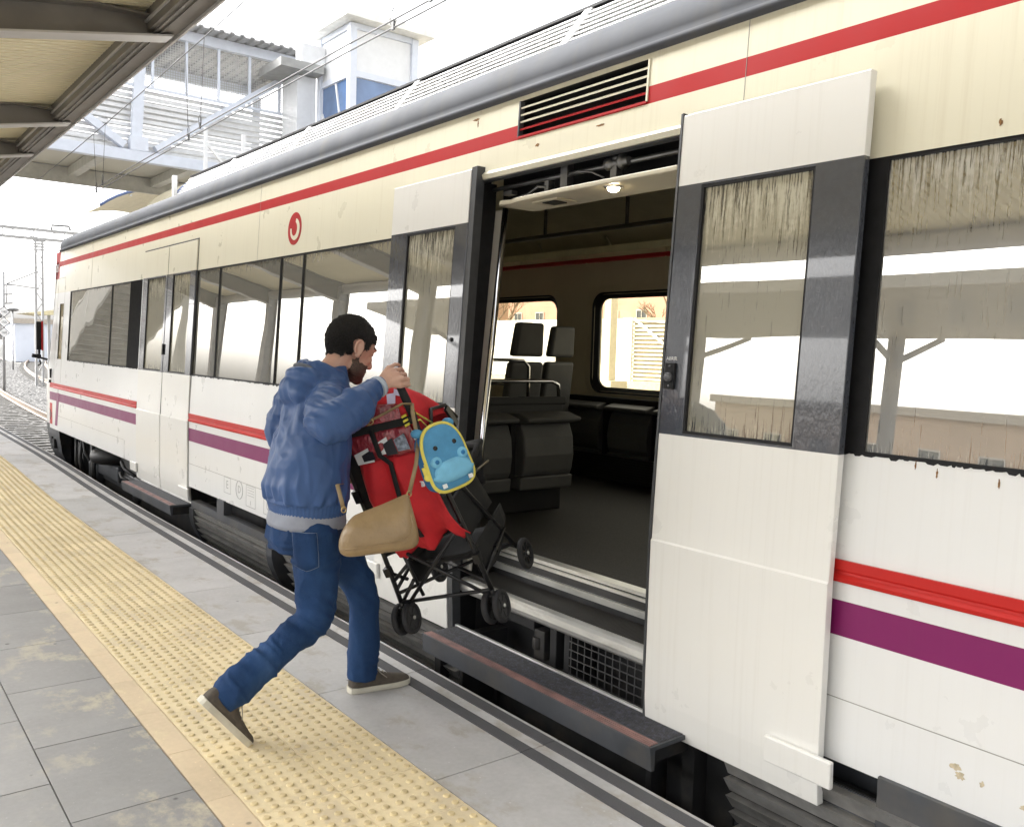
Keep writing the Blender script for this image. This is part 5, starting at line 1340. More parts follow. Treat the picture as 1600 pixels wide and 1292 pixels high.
def patch(name, mat, pred, off, src=None):
    """a cap lifted off the body's own faces (hair, beard, brows)"""
    src = src or body; vs = []; fs = []; mp = {}
    for p in src.data.polygons:
        c = HRI @ (p.center - HC) / HS
        if abs(c.x) > .2 or abs(c.z) > .2 or abs(c.y) > .12 or not pred(c): continue
        f = []
        for i in p.vertices:
            if i not in mp:
                v = src.data.vertices[i]; q = HRI @ (v.co - HC) / HS; mp[i] = len(vs); vs.append(v.co + v.normal * off(q))
            f.append(mp[i])
        fs.append(f)
    if name == 'hair':                       # short strands standing off the cap
        rnd = random.Random(5); base = list(fs)
        for f in base:
            for _ in range(2):
                c = V((0, 0, 0))
                ws = [rnd.random() + .1 for _ in f]; tot = sum(ws)
                for i, w_ in zip(f, ws): c += vs[i] * (w_ / tot)
                n = (c - H(-.01, 0, .01)).normalized()
                fall = HR @ V((.25 if (HRI @ (c - HC)).x > .03 else -.5, 0, -.55))
                d = (n * .55 + fall * .6 + V((rnd.uniform(-.5, .5), rnd.uniform(-.5, .5), rnd.uniform(-.4, .4)))).normalized() * rnd.uniform(.005, .010)
                s_ = d.cross(n).normalized() * .0011; k = len(vs); vs += [c - s_ - n * .002, c + s_ - n * .002, c + d]; fs.append([k, k + 1, k + 2])
    me = bpy.data.meshes.new(name); me.from_pydata([tuple(v) for v in vs], [], fs); me.materials.append(mat)
    for p in me.polygons: p.use_smooth = True
    o = bpy.data.objects.new(name, me); COL.objects.link(o); attach(o, man)
    s = o.modifiers.new('thick', 'SOLIDIFY'); s.thickness = .004; s.offset = -1
    return o
def hairp(q):
    w = .006 * noise.noise(q * 60)
    if abs(q.y) > .072 and -.050 < q.x < .002 and -.045 < q.z < .033: return False
    if q.x > .060: return q.z > .070 + w
    if q.x > .030: return q.z > .046 + w
    if q.x > .004: return q.z > .010 + w
    if q.x > -.030: return q.z > .028 + w
    if q.x > -.055: return q.z > -.032 + w
    return q.z > -.050 + w
def hairo(q):
    base = .0065 if q.z > .0 else .004 + .0025 * (q.z + .05) / .05
    if q.x > .04: base = .007
    return max(.003, base) + .003 * noise.noise(q * 55) + .0015 * noise.noise(q * 260)
patch('hair', hair_m, hairp, hairo)
patch('beard', beard_m, lambda q: (q.z < -.048 + .006 * noise.noise(q * 50) and q.x > -.015 and q.z > -.135 and q.x > -.112 - q.z * .75 and not (q.x > .086 and abs(q.y) < .02 and -.084 < q.z < -.062)) or (-.002 < q.x < .014 + .008 * noise.noise(q * 40) and -.06 < q.z < .010 and abs(q.y) > .05) or (q.x > .078 and -.062 < q.z < -.052), lambda q: .0022 + .0012 * noise.noise(q * 300))
patch('eyebrow', hair_m, lambda q: q.x > .06 and .024 < q.z - .10 * (abs(q.y) - .03) < .034 and .012 < abs(q.y) < .054, lambda q: .0012)
mb = MB()
for s in (1, -1): mb.ball(H(.0785, s * .031, .008), (.0112, .0135, .0090), 14, 10, rot=HR)
mb.build('eye', [plain('eye_white', (.55, .5, .47), .2)], man)
mb = MB()
for s in (1, -1): mb.ball(H(.0855, s * .032, .006), (.004, .0056, .0050), 10, 8, rot=HR)
mb.build('iris', [hair_m], man)

# jacket: torso, sleeves and hood fused into one garment
jk = MB()
ell_loft(jk, [(1.607, 3.45, .893, .146, .186), (1.607, 3.45, .915, .150, .190), (1.605, 3.45, .942, .153, .194), (1.600, 3.45, .962, .166, .204), (1.598, 3.45, 1.02, .170, .208), (1.606, 3.45, 1.10, .160, .203), (1.630, 3.45, 1.25, .138, .196), (1.646, 3.45, 1.36, .126, .190), (1.656, 3.45, 1.42, .106, .168), (1.666, 3.45, 1.465, .092, .132), (1.690, 3.453, 1.505, .078, .092), (1.70, 3.455, 1.525, .072, .08)], 36, 2.2)
limb(jk, smooth_path([(1.640, 3.32, 1.372, .096), (1.590, 3.225, 1.345, .097), (1.535, 3.135, 1.308, .084), (1.575, 3.09, 1.322, .082), (1.650, 3.098, 1.380, .074), (1.722, 3.12, 1.428, .056), (1.752, 3.13, 1.443, .046)]), 18)
limb(jk, smooth_path([(1.64, 3.61, 1.395, .088), (1.62, 3.69, 1.29, .085), (1.605, 3.70, 1.19, .078), (1.625, 3.62, 1.25, .068), (1.645, 3.55, 1.32, .048)]), 16)
hd = Matrix.Rotation(rad(28), 3, 'Y')
jk.ball((1.592, 3.452, 1.462), (.082, .118, .050), 22, 14, rot=hd); jk.ball((1.552, 3.452, 1.418), (.060, .116, .072), 22, 14, rot=hd)
jk.tube([(1.675 + .080 * math.cos(a), 3.453 + .098 * math.sin(a), 1.500 + .022 * -math.cos(a) - (.05 if math.cos(a) > 0 else 0) * math.cos(a)) for a in [2 * math.pi * k / 24 for k in range(25)]], .026, 10, cap=False)
jme = remesh(jk, .0066, 8)
def ridge(v): return .46 - 2 * abs(noise.noise(v))
ARM = (RW - RE).normalized()
def jfold(p, n):
    if p.z < .955: return .0022 * math.sin(math.atan2(p.y - 3.45, p.x - 1.6) * 70) + .001
    w = 0.
    th = math.atan2(p.y - 3.45, p.x - 1.6)
    arm = (p.y < 3.235) or (p.y > 3.67)
    if not arm:
        low = max(0, min(1, (1.22 - p.z) / .25)); up = 1 - low
        w += .0125 * low * ridge(V((p.x * 10, p.y * 10, p.z * 3.2 + 4))) + .005 * ridge(V((p.x * 24, p.y * 24, p.z * 7)))
        w += .011 * up * ridge(V((p.x * 7 + p.z * 7, p.y * 8, p.z * 9 - p.x * 3)))
        if p.z < 1.06: w += .0055 * math.sin(th * 17 + 5 * noise.noise(p * 6)) * (1.06 - p.z) / .1
    else:
        q = p - RE; t = q.dot(ARM)
        w += .0125 * ridge(V((t * 15 + 3, q.z * 4.5, q.y * 5))) + .005 * ridge(V((t * 34, q.z * 9, q.y * 9)))
        w += .005 * max(0, 1 - q.length / .2) * ridge(V((q.z * 26, t * 8, 2)))
    return w
jacket = place(jme, 'jacket', [jacket_m], man, jfold)
s_ = jacket.modifiers.new('s', 'SMOOTH'); s_.factor = .4; s_.iterations = 1
mb = MB(); ax_ = (RW - V((1.655, 3.098, 1.392))).normalized()
mb.lathe(V((1.748, 3.128, 1.441)), ax_, [(0, .044), (.006, .046), (.022, .043), (.027, .036), (.020, .03)], 22, 0); mb.build('cuff', [plain('cuff_grey', (.40, .45, .52), .8)], jacket)
mb = MB(); mb.ball((1.600, 3.452, 1.498), (.060, .088, .020), 18, 10, rot=hd); mb.build('hood_lining', [plain('lining_grey', (.10, .11, .13), .85, var=.2, scale=30)], jacket)
tee = MB(); ell_loft(tee, [(1.602, 3.45, .845, .150, .188), (1.602, 3.45, .865, .154, .191), (1.604, 3.45, .90, .148, .186), (1.604, 3.45, .93, .140, .18)], 40)
o = tee.build('tshirt', [tee_m], man)
# jeans
jn = MB()
ell_loft(jn, [(1.605, 3.45, .905, .130, .170), (1.602, 3.45, .87, .142, .180), (1.595, 3.45, .80, .150, .188), (1.605, 3.45, .74, .140, .186)], 34)
limb(jn, smooth_path([(1.590, 3.355, .83, .108), (1.600, 3.345, .70, .102), (1.605, 3.34, .58, .091), (1.588, 3.335, .475, .080), (1.475, 3.332, .395, .070), (1.36, 3.33, .315, .068), (1.275, 3.33, .255, .073), (1.245, 3.33, .232, .072)], 5), 20)
limb(jn, smooth_path([(1.660, 3.545, .83, .106), (1.770, 3.553, .71, .098), (1.868, 3.558, .60, .086), (1.918, 3.56, .51, .077), (1.945, 3.563, .40, .072), (1.950, 3.567, .26, .072), (1.950, 3.57, .14, .077), (1.953, 3.57, .105, .075)], 5), 20)
nme = remesh(jn, .0066, 4)
def dfold(p, n):
    w = .011 * ridge(V((p.x * 9, p.y * 9, p.z * 5 + p.x * 4))) + .002 * noise.noise(V((p.x * 24, p.y * 20, p.z * 22)))
    for kx, kz, am in ((1.59, .475, .016), (1.915, .51, .012)):
        d = math.hypot(p.x - kx, p.z - kz)
        if d < .2 and ((kx < 1.7) == (p.y < 3.45)): w += am * ridge(V(((p.x - kx) * 15 + (p.z - kz) * 20, p.y * 6, 1))) * (1 - d / .2)
    if p.y > 3.45 and p.z < .27 and p.x > 1.8: w += .019 * ridge(V((p.x * 5, p.y * 5, p.z * 24))) * (1 - p.z / .27)
    if p.y < 3.45 and p.x < 1.42: w += .014 * ridge(V((p.x * 20 + p.z * 14, p.y * 6, 3)))
    if .68 < p.z < .80: w += .009 * ridge(V((p.x * 8, p.y * 7, p.z * 24)))
    return w
jeans = place(nme, 'jeans', [denim_m], man, dfold)
# a back pocket lying on the seat of the jeans
def on_jeans(y, z):
    best = None
    ok, loc, nrm, i = jeans.ray_cast(V((1.0, y, z)), V((1, .0, 0)))
    return (loc, nrm) if ok else (V((1.45, y, z)), V((-1, 0, 0)))
bpy.context.view_layer.update()
def pocket_patch(cx_dir, pts, name):
    mb = MB(); vs = []
    for (u, v_) in pts:
        ok, loc, nrm, i = jeans.ray_cast(V((1.2 + u * .5, 2.6, v_)) , V((.16 + u, .85, 0)).normalized())
        vs.append((loc + nrm * .004) if ok else None)
    return vs
pk = []
for i in range(7):
    row = []
    for j in range(7):
        u = i / 6; w_ = j / 6
        z = .845 - .135 * w_ - (.02 * (1 - abs(2 * u - 1)) if j == 6 else 0)
        x = 1.475 + .10 * u + .012 * w_
        o3 = V((x - .30, 2.6, z)); dr = (V((x, 3.30, z)) - o3).normalized()
        ok, loc, nrm, k = jeans.ray_cast(o3, dr)
        row.append(loc + nrm * .005 if ok else V((x, 3.27, z)))
    pk.append(row)
mb = MB(); vs = [p for r in pk for p in r]
mb.add(vs, [(i * 7 + j, i * 7 + j + 1, (i + 1) * 7 + j + 1, (i + 1) * 7 + j) for i in range(6) for j in range(6)], 0, True)
o = mb.build('back_pocket', [denim_m], jeans); s_ = o.modifiers.new('t', 'SOLIDIFY'); s_.thickness = .003
edge = [pk[0][j] for j in range(7)] + [pk[i][6] for i in range(1, 7)] + [pk[6][j] for j in range(5, -1, -1)] + [pk[i][0] for i in range(5, -1, -1)]
mb = MB(); mb.tube(edge, .0022, 5, cap=False); mb.build('stitching', [plain('stitch_pale', (.20, .25, .33), .8)], jeans)

# shoes
canvas_m = plain('shoe_canvas', (.085, .070, .055), .85, var=.2, scale=40, bmp=.3, bscale=250)
sole_m = plain('shoe_sole', (.56, .53, .44), .7, var=.1, scale=12)
lace_m = plain('shoe_lace', (.30, .27, .22), .8)
def shoe(O, f, u):
    f, u = V(f).normalized(), V(u).normalized(); s = u.cross(f)
    sec = [(-.088, .012, .045), (-.082, .028, .075), (-.06, .037, .098), (-.02, .040, .108), (.02, .041, .102), (.055, .043, .082), (.09, .046, .067), (.13, .048, .056), (.165, .045, .048), (.192, .038, .045), (.207, .028, .038), (.213, .014, .030)]
    rings = []
    for x, w_, h in sec:
        ring = []
        for k in range(14):
            a = math.pi * k / 13; c, q = math.cos(a), math.sin(a)
            ring.append(O + f * x + s * (w_ * abs(c) ** .75 * (1 if c >= 0 else -1)) + u * (.018 + (h - .018) * max(0, q) ** .8))
        rings.append(ring)
    mb = MB(); mb.loft(rings, 0, True, True)
    sh = mb.build('shoe', [canvas_m], man)
    rings = []
    for x, w_, h in [(-.093, .016, 0), (-.086, .032, 0)] + [(x, w_ + .004, 0) for x, w_, h in sec[2:-2]] + [(.212, .027, 0), (.219, .012, 0)]:
        rings.append([O + f * x + s * (w_ * a) + u * z for a, z in ((-1, .026), (-1.02, .014), (-.96, .001), (-.5, 0), (.5, 0), (.96, .001), (1.02, .014), (1, .026), (.5, .028), (-.5, .028))])
    mb = MB(); mb.loft(rings, 0, True, False); mb.build('sole', [sole_m], sh)
    mb = MB()
    for i, x in enumerate((.035, .055, .075, .095)):
        h = .100 - .012 * i
        mb.tube([O + f * x + s * .026 + u * (h - .022), O + f * (x + .004) + u * (h + .001), O + f * (x + .008) - s * .026 + u * (h - .022)], .0028, 6)
    mb.tube([O + f * .03 + u * .105, O + f * .03 + s * -.03 + u * .11, O + f * .05 - s * .05 + u * .085, O + f * .08 - s * .052 + u * .06], .0025, 6)
    mb.tube([O + f * .03 + u * .105, O + f * .02 + s * .03 + u * .115, O + f * .06 + s * .045 + u * .09], .0025, 6)
    mb.build('lace', [lace_m], sh)
a = rad(-6.5); shoe(V((1.978, 3.578, .001)), (math.cos(a), math.sin(a), 0), (0, 0, 1))
a = rad(50); shoe(V((1.168, 3.335, .150)), (math.cos(a), 0.02, -math.sin(a)), (math.sin(a), 0, math.cos(a)))
# ------------------------------------------------------------------ pushchair carried by the man
SW, SU, SN = V((.47800286, -.83989748, .257071)), V((-.42884571, .03225945, .90280157)), V((.76655373, .54178553, .34476632))
SO = V((2.2386, 3.2905, .4336))
def S(w, u, n=0.): return SO + SW * w + SU * u + SN * n
chair = thing('pushchair', 'red and black folding pushchair lifted off the ground by the man', 'pushchair', SO)
frame_m = plain('frame_black', (.014, .014, .015), .35, var=.3, scale=20)
fab_r = plain('fabric_red', (.58, .018, .026), .75, var=.14, scale=9, bmp=.35, bscale=90, bdist=.004)
fab_k = plain('fabric_black', (.0075, .0075, .008), .8, var=.4, scale=14, bmp=.3, bscale=120)
vinyl = bpy.data.materials.new('clear_vinyl'); vinyl.use_nodes = True
nt = vinyl.node_tree; b = nt.nodes['Principled BSDF']; b.inputs['Base Color'].default_value = (.30, .03, .04, 1); b.inputs['Roughness'].default_value = .08; b.inputs['Coat Weight'].default_value = 1.
bump(nt, b, noise_tex(nt, tex_coord(nt, (1, 1.4, .8)), 17, 4, .6), 1., .03)
tyre_m = plain('tyre_grey', (.018, .018, .020), .7, var=.2, scale=30)
mb = MB()
for s in (-1, 1):
    mb.tube([S(s * .24, .0, .0), S(s * .225, .30, .01), S(s * .205, .75, .0), S(s * .2, .98, 0)], .0115, 10)
    mb.tube([S(s * .205, .78, .02), S(s * .21, .45, .18), S(s * .22, .02, .42)], .0115, 10)
    mb.tube([S(s * .23, .12, .0), S(s * .225, .16, .36)], .009, 8)
    mb.tube([S(s * .215, .52, .0), S(s * .215, .50, .30), S(s * .2, .46, .50)], .010, 8)
for (a, b_) in ((S(-.24, .05, 0), S(.24, .05, 0)), (S(-.22, .40, .0), S(.22, .02, .0)), (S(.22, .40, 0), S(-.22, .02, 0)), (S(-.22, .05, .40), S(.22, .05, .40)), (S(-.23, .10, 0), S(.22, .05, .40)), (S(.23, .10, 0), S(-.22, .05, .40)), (S(-.24, .22, 0), S(-.235, .10, .12)), (S(-.24, .04, .02), S(-.12, .16, .0)), (S(-.235, .16, 0), S(-.12, .24, .03)), (S(-.12, .30, .0), S(-.12, .06, .02))):
    mb.tube([a, b_], .009, 8)
for s in (-1, 1):
    mb.obox(S(s * .232, .22, .0), SW * .016, SU * .022, SN * .016); mb.obox(S(s * .215, .62, .0), SW * .017, SU * .03, SN * .017); mb.obox(S(s * .22, .14, .22), SW * .014, SU * .018, SN * .02)
mb.build('frame', [frame_m], chair)
for s in (-1, 1):          # each grip hooks back over the man's fingers
    mb = MB(); mb.tube([S(s * .2, .90, 0), S(s * .2, 1.0, 0), S(s * .2, 1.07, -.006), S(s * .2, 1.105, -.03), S(s * .2, 1.115, -.065)], [.0165, .018, .0165, .016, .0155], 12); mb.build('handle', [plain('grip_foam', (.016, .016, .017), .8, bmp=.3, bscale=200)], chair)
mb = MB(); mb.obox(S(0, .92, -.022), SW * .225, SU * .017, SN * .006)
mb.build('back_strap', [fab_k], chair, bevel=.002)
mb = MB()
for k in range(3): mb.obox(S(.178, .945 - k * .02, -.030), SW * .012 + SU * .003, SU * .005, SN * .003)
mb.build('reflector', [plain('reflector_yellow', (.75, .65, .06), .5)], chair)
# wheels: twin swivel pairs at the back, single spoked ones in front
def wheel(c, r, wd, spokes):
    mb = MB(); ax = SW
    mb.lathe(c - ax * wd / 2, ax, [(0, r * .72), (0, r * .93), (wd * .25, r), (wd * .75, r), (wd, r * .93), (wd, r * .72), (wd * .5, r * .68)], 32)
    w_ = mb.build('wheel', [tyre_m], chair)
    mb = MB(); mb.lathe(c - ax * wd * .55, ax, [(0, 0), (0, r * .2), (wd * 1.1, r * .2), (wd * 1.1, 0)], 16)
    for k in range(8 if spokes else 6):
        a = 2 * math.pi * k / (8 if spokes else 6); d = SU * math.cos(a) + SN * math.sin(a); e = SU * -math.sin(a) + SN * math.cos(a)
        mb.obox(c + d * r * .45, d * r * .28, e * r * (.06 if spokes else .13), ax * wd * .3)
    if not spokes: mb.disc(c - ax * wd * .2, ax, r * .72, wd * .4, 24)
    mb.build('rim', [plain('rim_dark', (.025, .025, .027), .4)], w_)
    mb = MB(); mb.lathe(c + ax * wd * .5, ax, [(0, r * .12), (.006, r * .11), (.008, 0)], 12); mb.lathe(c - ax * wd * .5, -ax, [(0, r * .12), (.006, r * .11), (.008, 0)], 12); mb.build('hub_cap', [alu], w_)
for s in (-1, 1):
    for d in (-.028, .028): wheel(S(s * .235 + d, -.03, -.015), .075, .026, False)
    mb = MB(); mb.tube([S(s * .238, .05, 0), S(s * .236, -.03, -.012)], .013, 10); mb.obox(S(s * .236, .0, -.005), SW * .012, SU * .035, SN * .02); mb.build('castor', [frame_m], chair, bevel=.003)
    wheel(S(s * .245, -.035, .435), .078, .026, True)
# back panel, pocket, hood, seat
def sheet(fn, nu, nv, mat, name, th=.004, parent=None):
    mb = MB(); vs = [fn(i / nu, j / nv) for i in range(nu + 1) for j in range(nv + 1)]
    mb.add(vs, [(i * (nv + 1) + j, i * (nv + 1) + j + 1, (i + 1) * (nv + 1) + j + 1, (i + 1) * (nv + 1) + j) for i in range(nu) for j in range(nv)], 0, True)
    o = mb.build(name, [mat], parent or chair); s = o.modifiers.new('t', 'SOLIDIFY'); s.thickness = th; return o
def backp(a, t):                    # a across, t from the crossbar down
    w = (a - .5) * 2; u = .775 - .475 * t + .03 * math.sin(w * 2.2) * t
    bulge = .045 * math.sin(math.pi * min(1, t * 1.15)) * (1 - w * w * .6)
    n = -.004 - bulge - .024 * math.sin(w * 7 + 2.5 * t) * (.35 + t) - .026 * noise.noise(V((w * 3.4, t * 2.2, 1))) - .014 * (1 - 2 * abs(noise.noise(V((w * 7, t * 3, 4)))))
    if t > .85: n += .03 * (t - .85) / .15; u += .035 * abs(math.sin(w * 3.6)) * (t - .85) / .15
    return S((w + 1) / 2 * (.325 + .05 * t) - .135, u, n)
sheet(backp, 26, 30, fab_r, 'back_panel')
mb = MB(); mb.tube([S(0, .92, -.03), S(0, .80, -.042)] + [backp(.5, t) - SN * .010 for t in (.05, .2, .35, .5, .65, .8)], .013, 8, flat=.22, up=SN); mb.build('back_strap', [fab_k], chair)
def pock(a, t):
    w = (a - .5) * 2; return S(.025 + w * .158, .775 + .13 * t, -.018 - .012 * math.sin(math.pi * t) - .010 * noise.noise(V((w * 4, t * 3, 9))))
def dark_side(a, t): return S(-.205 + .085 * a, .90 - .60 * t, -.002 + .02 * math.sin(3 * a) * t)
sheet(dark_side, 6, 12, fab_k, 'side_panel')
pocket = sheet(pock, 20, 8, vinyl, 'clear_pocket')
paper = [plain('paper_white', (.8, .8, .8), .5), plain('paper_black', (.02, .02, .025), .3), plain('paper_grey', (.25, .29, .36), .4, var=.8, scale=60)]
for (w0, w1, u0, u1, mm) in ((-.125, -.04, .775, .845, 0), (-.09, -.03, .785, .835, 1), (.0, .06, .80, .875, 0), (.03, .085, .79, .865, 1), (.09, .15, .80, .875, 2)):
    z_ = -.0345 - .0012 * mm
    mb = MB(); mb.prism([S(w0, u0, z_), S(w1, u0, z_), S(w1, u1, z_), S(w0, u1 - .02, z_)], SN * .0008); mb.build('paper', [paper[mm]], pocket, fix=False)
prof_h = [(-.012, .905), (-.016, .965), (.0, 1.03), (.045, 1.072), (.11, 1.06), (.18, 1.005), (.25, .93), (.31, .84), (.345, .75)]
def hood(a, t):
    w = (a - .5) * 2; x = t * (len(prof_h) - 1); i = min(int(x), len(prof_h) - 2); f = x - i
    n = prof_h[i][0] * (1 - f) + prof_h[i + 1][0] * f; u = prof_h[i][1] * (1 - f) + prof_h[i + 1][1] * f
    drop = (1 - (1 - abs(w) ** 3.2) ** .5)
    u = u - (u - .80) * .75 * drop + .006 * noise.noise(V((w * 4, t * 5, 2))); n = n + (.16 - n) * .12 * drop
    return S(w * .222, u, n)
hd_ = sheet(hood, 28, 26, fab_r, 'hood')
for s in (-1, 1):
    mb = MB(); mb.tube([S(s * .224, .80, .03), S(s * .226, .90, .12), S(s * .222, .86, .26), S(s * .218, .77, .335)], .009, 8)
    mb.obox(S(s * .228, .80, .27), SW * .006, SU * .05 - SN * .02, SN * .016 + SU * .006); mb.build('hood_hinge', [frame_m], hd_)
def winp(a, t):
    w = (a - .5) * 2; return S(w * .16, .93 + .09 * t * (1 - .25 * w * w), -.024 - .004 * noise.noise(V((w * 5, t * 4, 5))) + .012 * t)
sheet(winp, 16, 8, vinyl, 'hood_window', .002, hd_)
mb = MB()
def hp_(w, t): p = hood(w / 2 + .5, t); return p
for (wa, wb, ta, tb) in ((.62, .80, .31, .40), (.50, .66, .20, .34)):
    q = [hood(wa / 2 + .5, ta), hood(wb / 2 + .5, ta + .03), hood(wb / 2 + .5, tb), hood(wa / 2 + .5, tb - .03)]
    nn = (q[1] - q[0]).cross(q[3] - q[0]).normalized(); nn = nn if nn.z > 0 else -nn
    mb.prism([p + nn * .004 for p in q], nn * .003)
mb.build('hood_tag', [plain('tag_lilac', (.68, .66, .86), .6)], hd_)
def seatp(a, t):
    w = (a - .5) * 2; sag = -.03 * (1 - w * w)
    return S(w * .19, .36 + sag + .03 * t, .03 + .40 * t)
sheet(seatp, 10, 10, fab_k, 'seat')
def sidep(s):
    def f(a, t): return S(s * .205, .30 + .48 * t - .10 * a * t, .01 + .36 * a * (1 - .3 * t))
    return f
for s in (-1, 1): sheet(sidep(s), 8, 8, fab_k, 'side_panel')
def footp(a, t):
    w = (a - .5) * 2; return S(w * .19, .38 + .16 * math.sin(t * 1.6), .42 + .14 * t)
sheet(footp, 8, 8, fab_k, 'leg_rest', .02)
mb = MB(); mb.tube([S(-.2, .52, .28), S(-.2, .56, .46), S(0, .58, .52), S(.2, .56, .46), S(.2, .52, .28)], .018, 10); mb.build('bumper_bar', [fab_k], chair)
mb = MB(); mb.tube([S(.1, .48, .40), S(.13, .40, .47), S(.12, .30, .44)], .016, 6, flat=.3); mb.tube([S(-.1, .48, .40), S(-.09, .38, .47)], .016, 6, flat=.3); mb.build('harness', [fab_r], chair)
def basket(a, t):
    w = (a - .5) * 2; d = math.sin(math.pi * t) * .08 + .02
    return S((w * .5 + .5) * .33 - .115 - .08 * t * (1 - (w * .5 + .5)), .25 - d * (1 - .7 * w ** 4) - .08 * t, .03 + .39 * t)
sheet(basket, 12, 12, fab_k, 'basket')
for s in (-1, 1):
    def basket_side(a, t): return S(.215 if s > 0 else -.115 - .08 * a, .26 - .17 * t * math.sin(math.pi * min(1, .25 + a * .6)), .43 * a)
    sheet(basket_side, 10, 5, fab_k, 'basket')

# ------------------------------------------------------------------ animal backpack on the right handle
bp_c = V((2.035, 3.065, 1.155)); bn = V((-.18, -.96, .20)).normalized()
bu = V((-.30, .12, .94)); bu = (bu - bn * bu.dot(bn)).normalized(); bw = bu.cross(bn) * -1   # to the viewer's right
bw = bn.cross(bu) * -1 if (bn.cross(bu)).x < 0 else bn.cross(bu)
def B(x, y, z=0.): return bp_c + bw * x + bu * y + bn * z
pack = thing('backpack', "small blue animal-face child's backpack with yellow trim hanging from the pushchair handle", 'backpack', bp_c)
blue_m = plain('pack_blue', (.085, .30, .52), .8, var=.1, scale=20, bmp=.3, bscale=150)
blue_d = plain('pack_blue_dark', (.035, .20, .44), .8, var=.1, scale=20)
blue_l = plain('pack_blue_light', (.20, .52, .74), .8, var=.08, scale=20, bmp=.3, bscale=150)
trim_m = plain('pack_yellow', (.78, .66, .12), .7, var=.1)
def outline(sc=1., n=48, dx=0., dy=0.):
    pts = []
    for k in range(n):
        a = 2 * math.pi * k / n; c, s = math.cos(a), math.sin(a)
        w = .096 + .020 * max(0, -s); p_ = .80 if s > 0 else .58
        pts.append((dx + sc * w * abs(c) ** p_ * (1 if c >= 0 else -1), dy + sc * .140 * abs(s) ** p_ * (1 if s >= 0 else -1)))
    return pts
def dome(mb, sc0, z0, layers, m=0):
    rings = []
    for sc, z in layers: rings.append([B(x, y, z) for x, y in outline(sc)])
    mb.loft(rings, m, True, True)
mb = MB(); dome(mb, 1, 0, [(.90, -.06), (.98, -.055), (1., -.035), (1., .02), (.985, .032)]); mb.build('bag_body', [blue_d], pack)
mb = MB(); dome(mb, 1, 0, [(.975, .030), (.96, .042), (.88, .054), (.6, .062), (.2, .065), (.01, .065)]); face = mb.build('face', [blue_m], pack)
mb = MB(); mb.tube([B(x, y, .033) for x, y in outline(.995) + outline(.995)[:1]], .0085, 8, cap=False); mb.build('piping', [trim_m], pack)
mb = MB()
rings = []
for sc, z in ((1., .052), (.97, .062), (.8, .073), (.4, .079), (.02, .080)):
    rings.append([B(sc * .094 * abs(math.cos(a)) ** .8 * (1 if math.cos(a) >= 0 else -1) * (1.05 if math.sin(a) < 0 else .92), -.062 + sc * (.052 if math.sin(a) > 0 else .045) * math.sin(a), z) for a in [2 * math.pi * k / 36 for k in range(36)]])
mb.loft(rings, 0, True, True); mz = mb.build('muzzle', [blue_l], pack)
mb = MB()
for s in (-1, 1):
    mb.lathe(B(s * .062, -.008, .05), bn, [(0, .024), (.016, .023), (.022, .016), (.023, 0)], 20, 0); mb.lathe(B(s * .062, -.008, .0715), bn, [(0, .010), (.003, .009), (.0032, 0)], 14, 1)
mb.build('nostril', [blue_l, blue_d], mz)
mb = MB()
for s in (-1, 1): mb.lathe(B(s * .045, .048, .060), bn, [(0, .0105), (.004, .0095), (.006, 0)], 16)
mb.build('eye', [plain('eye_black', (.01, .01, .012), .25)], pack)
for s in (-1, 1):
    mb = MB(); mb.ball(B(s * .075, .128, .0), (.026, .026, .02), 14, 10); mb.build('ear', [blue_m], pack)
for s in (-1, 1): MB().obox(B(s * .062, -.112, .062), bw * .010, bu * .009, bn * .004).build('tooth', [plain('tooth_white', (.85, .85, .82), .6)], pack, bevel=.002)
mb = MB(); mb.obox(B(-.108, -.03, .034), bw * .013, bu * .020, bn * .004); mb.lathe(B(-.108, -.055, .03), bn, [(0, .017), (.008, .016), (.009, 0)], 16); mb.tube([B(-.105, .0, .035), B(-.107, -.02, .038)], .004, 6); mb.build('zip_pull', [trim_m], pack)
mb = MB(); Mx = Matrix.Identity(4)
e1, e2, e3 = -bn, bu, -bw
lc = B(-.123, -.075, -.012); q = (bn * .9 - bw * .1).normalized()
Mx = Matrix(((q.x, bu.x, -bw.x, lc.x), (q.y, bu.y, -bw.y, lc.y), (q.z, bu.z, -bw.z, lc.z), (0, 0, 0, 1)))
mb.text('ZO', .035, Mx, 0, .002); mb.build('lettering', [plain('letter_white', (.85, .85, .85), .5)], pack, fix=False)
mb = MB(); hpt = S(.2, .965, -.01)
mb.tube([B(-.01, .14, -.02), B(-.03, .18, -.02), hpt + V((.02, -.02, -.05)), hpt + V((.012, -.022, .0)), hpt + V((-.01, .02, .01)), B(.02, .15, -.03)], .010, 8, flat=.25); mb.build('carry_loop', [trim_m], pack)

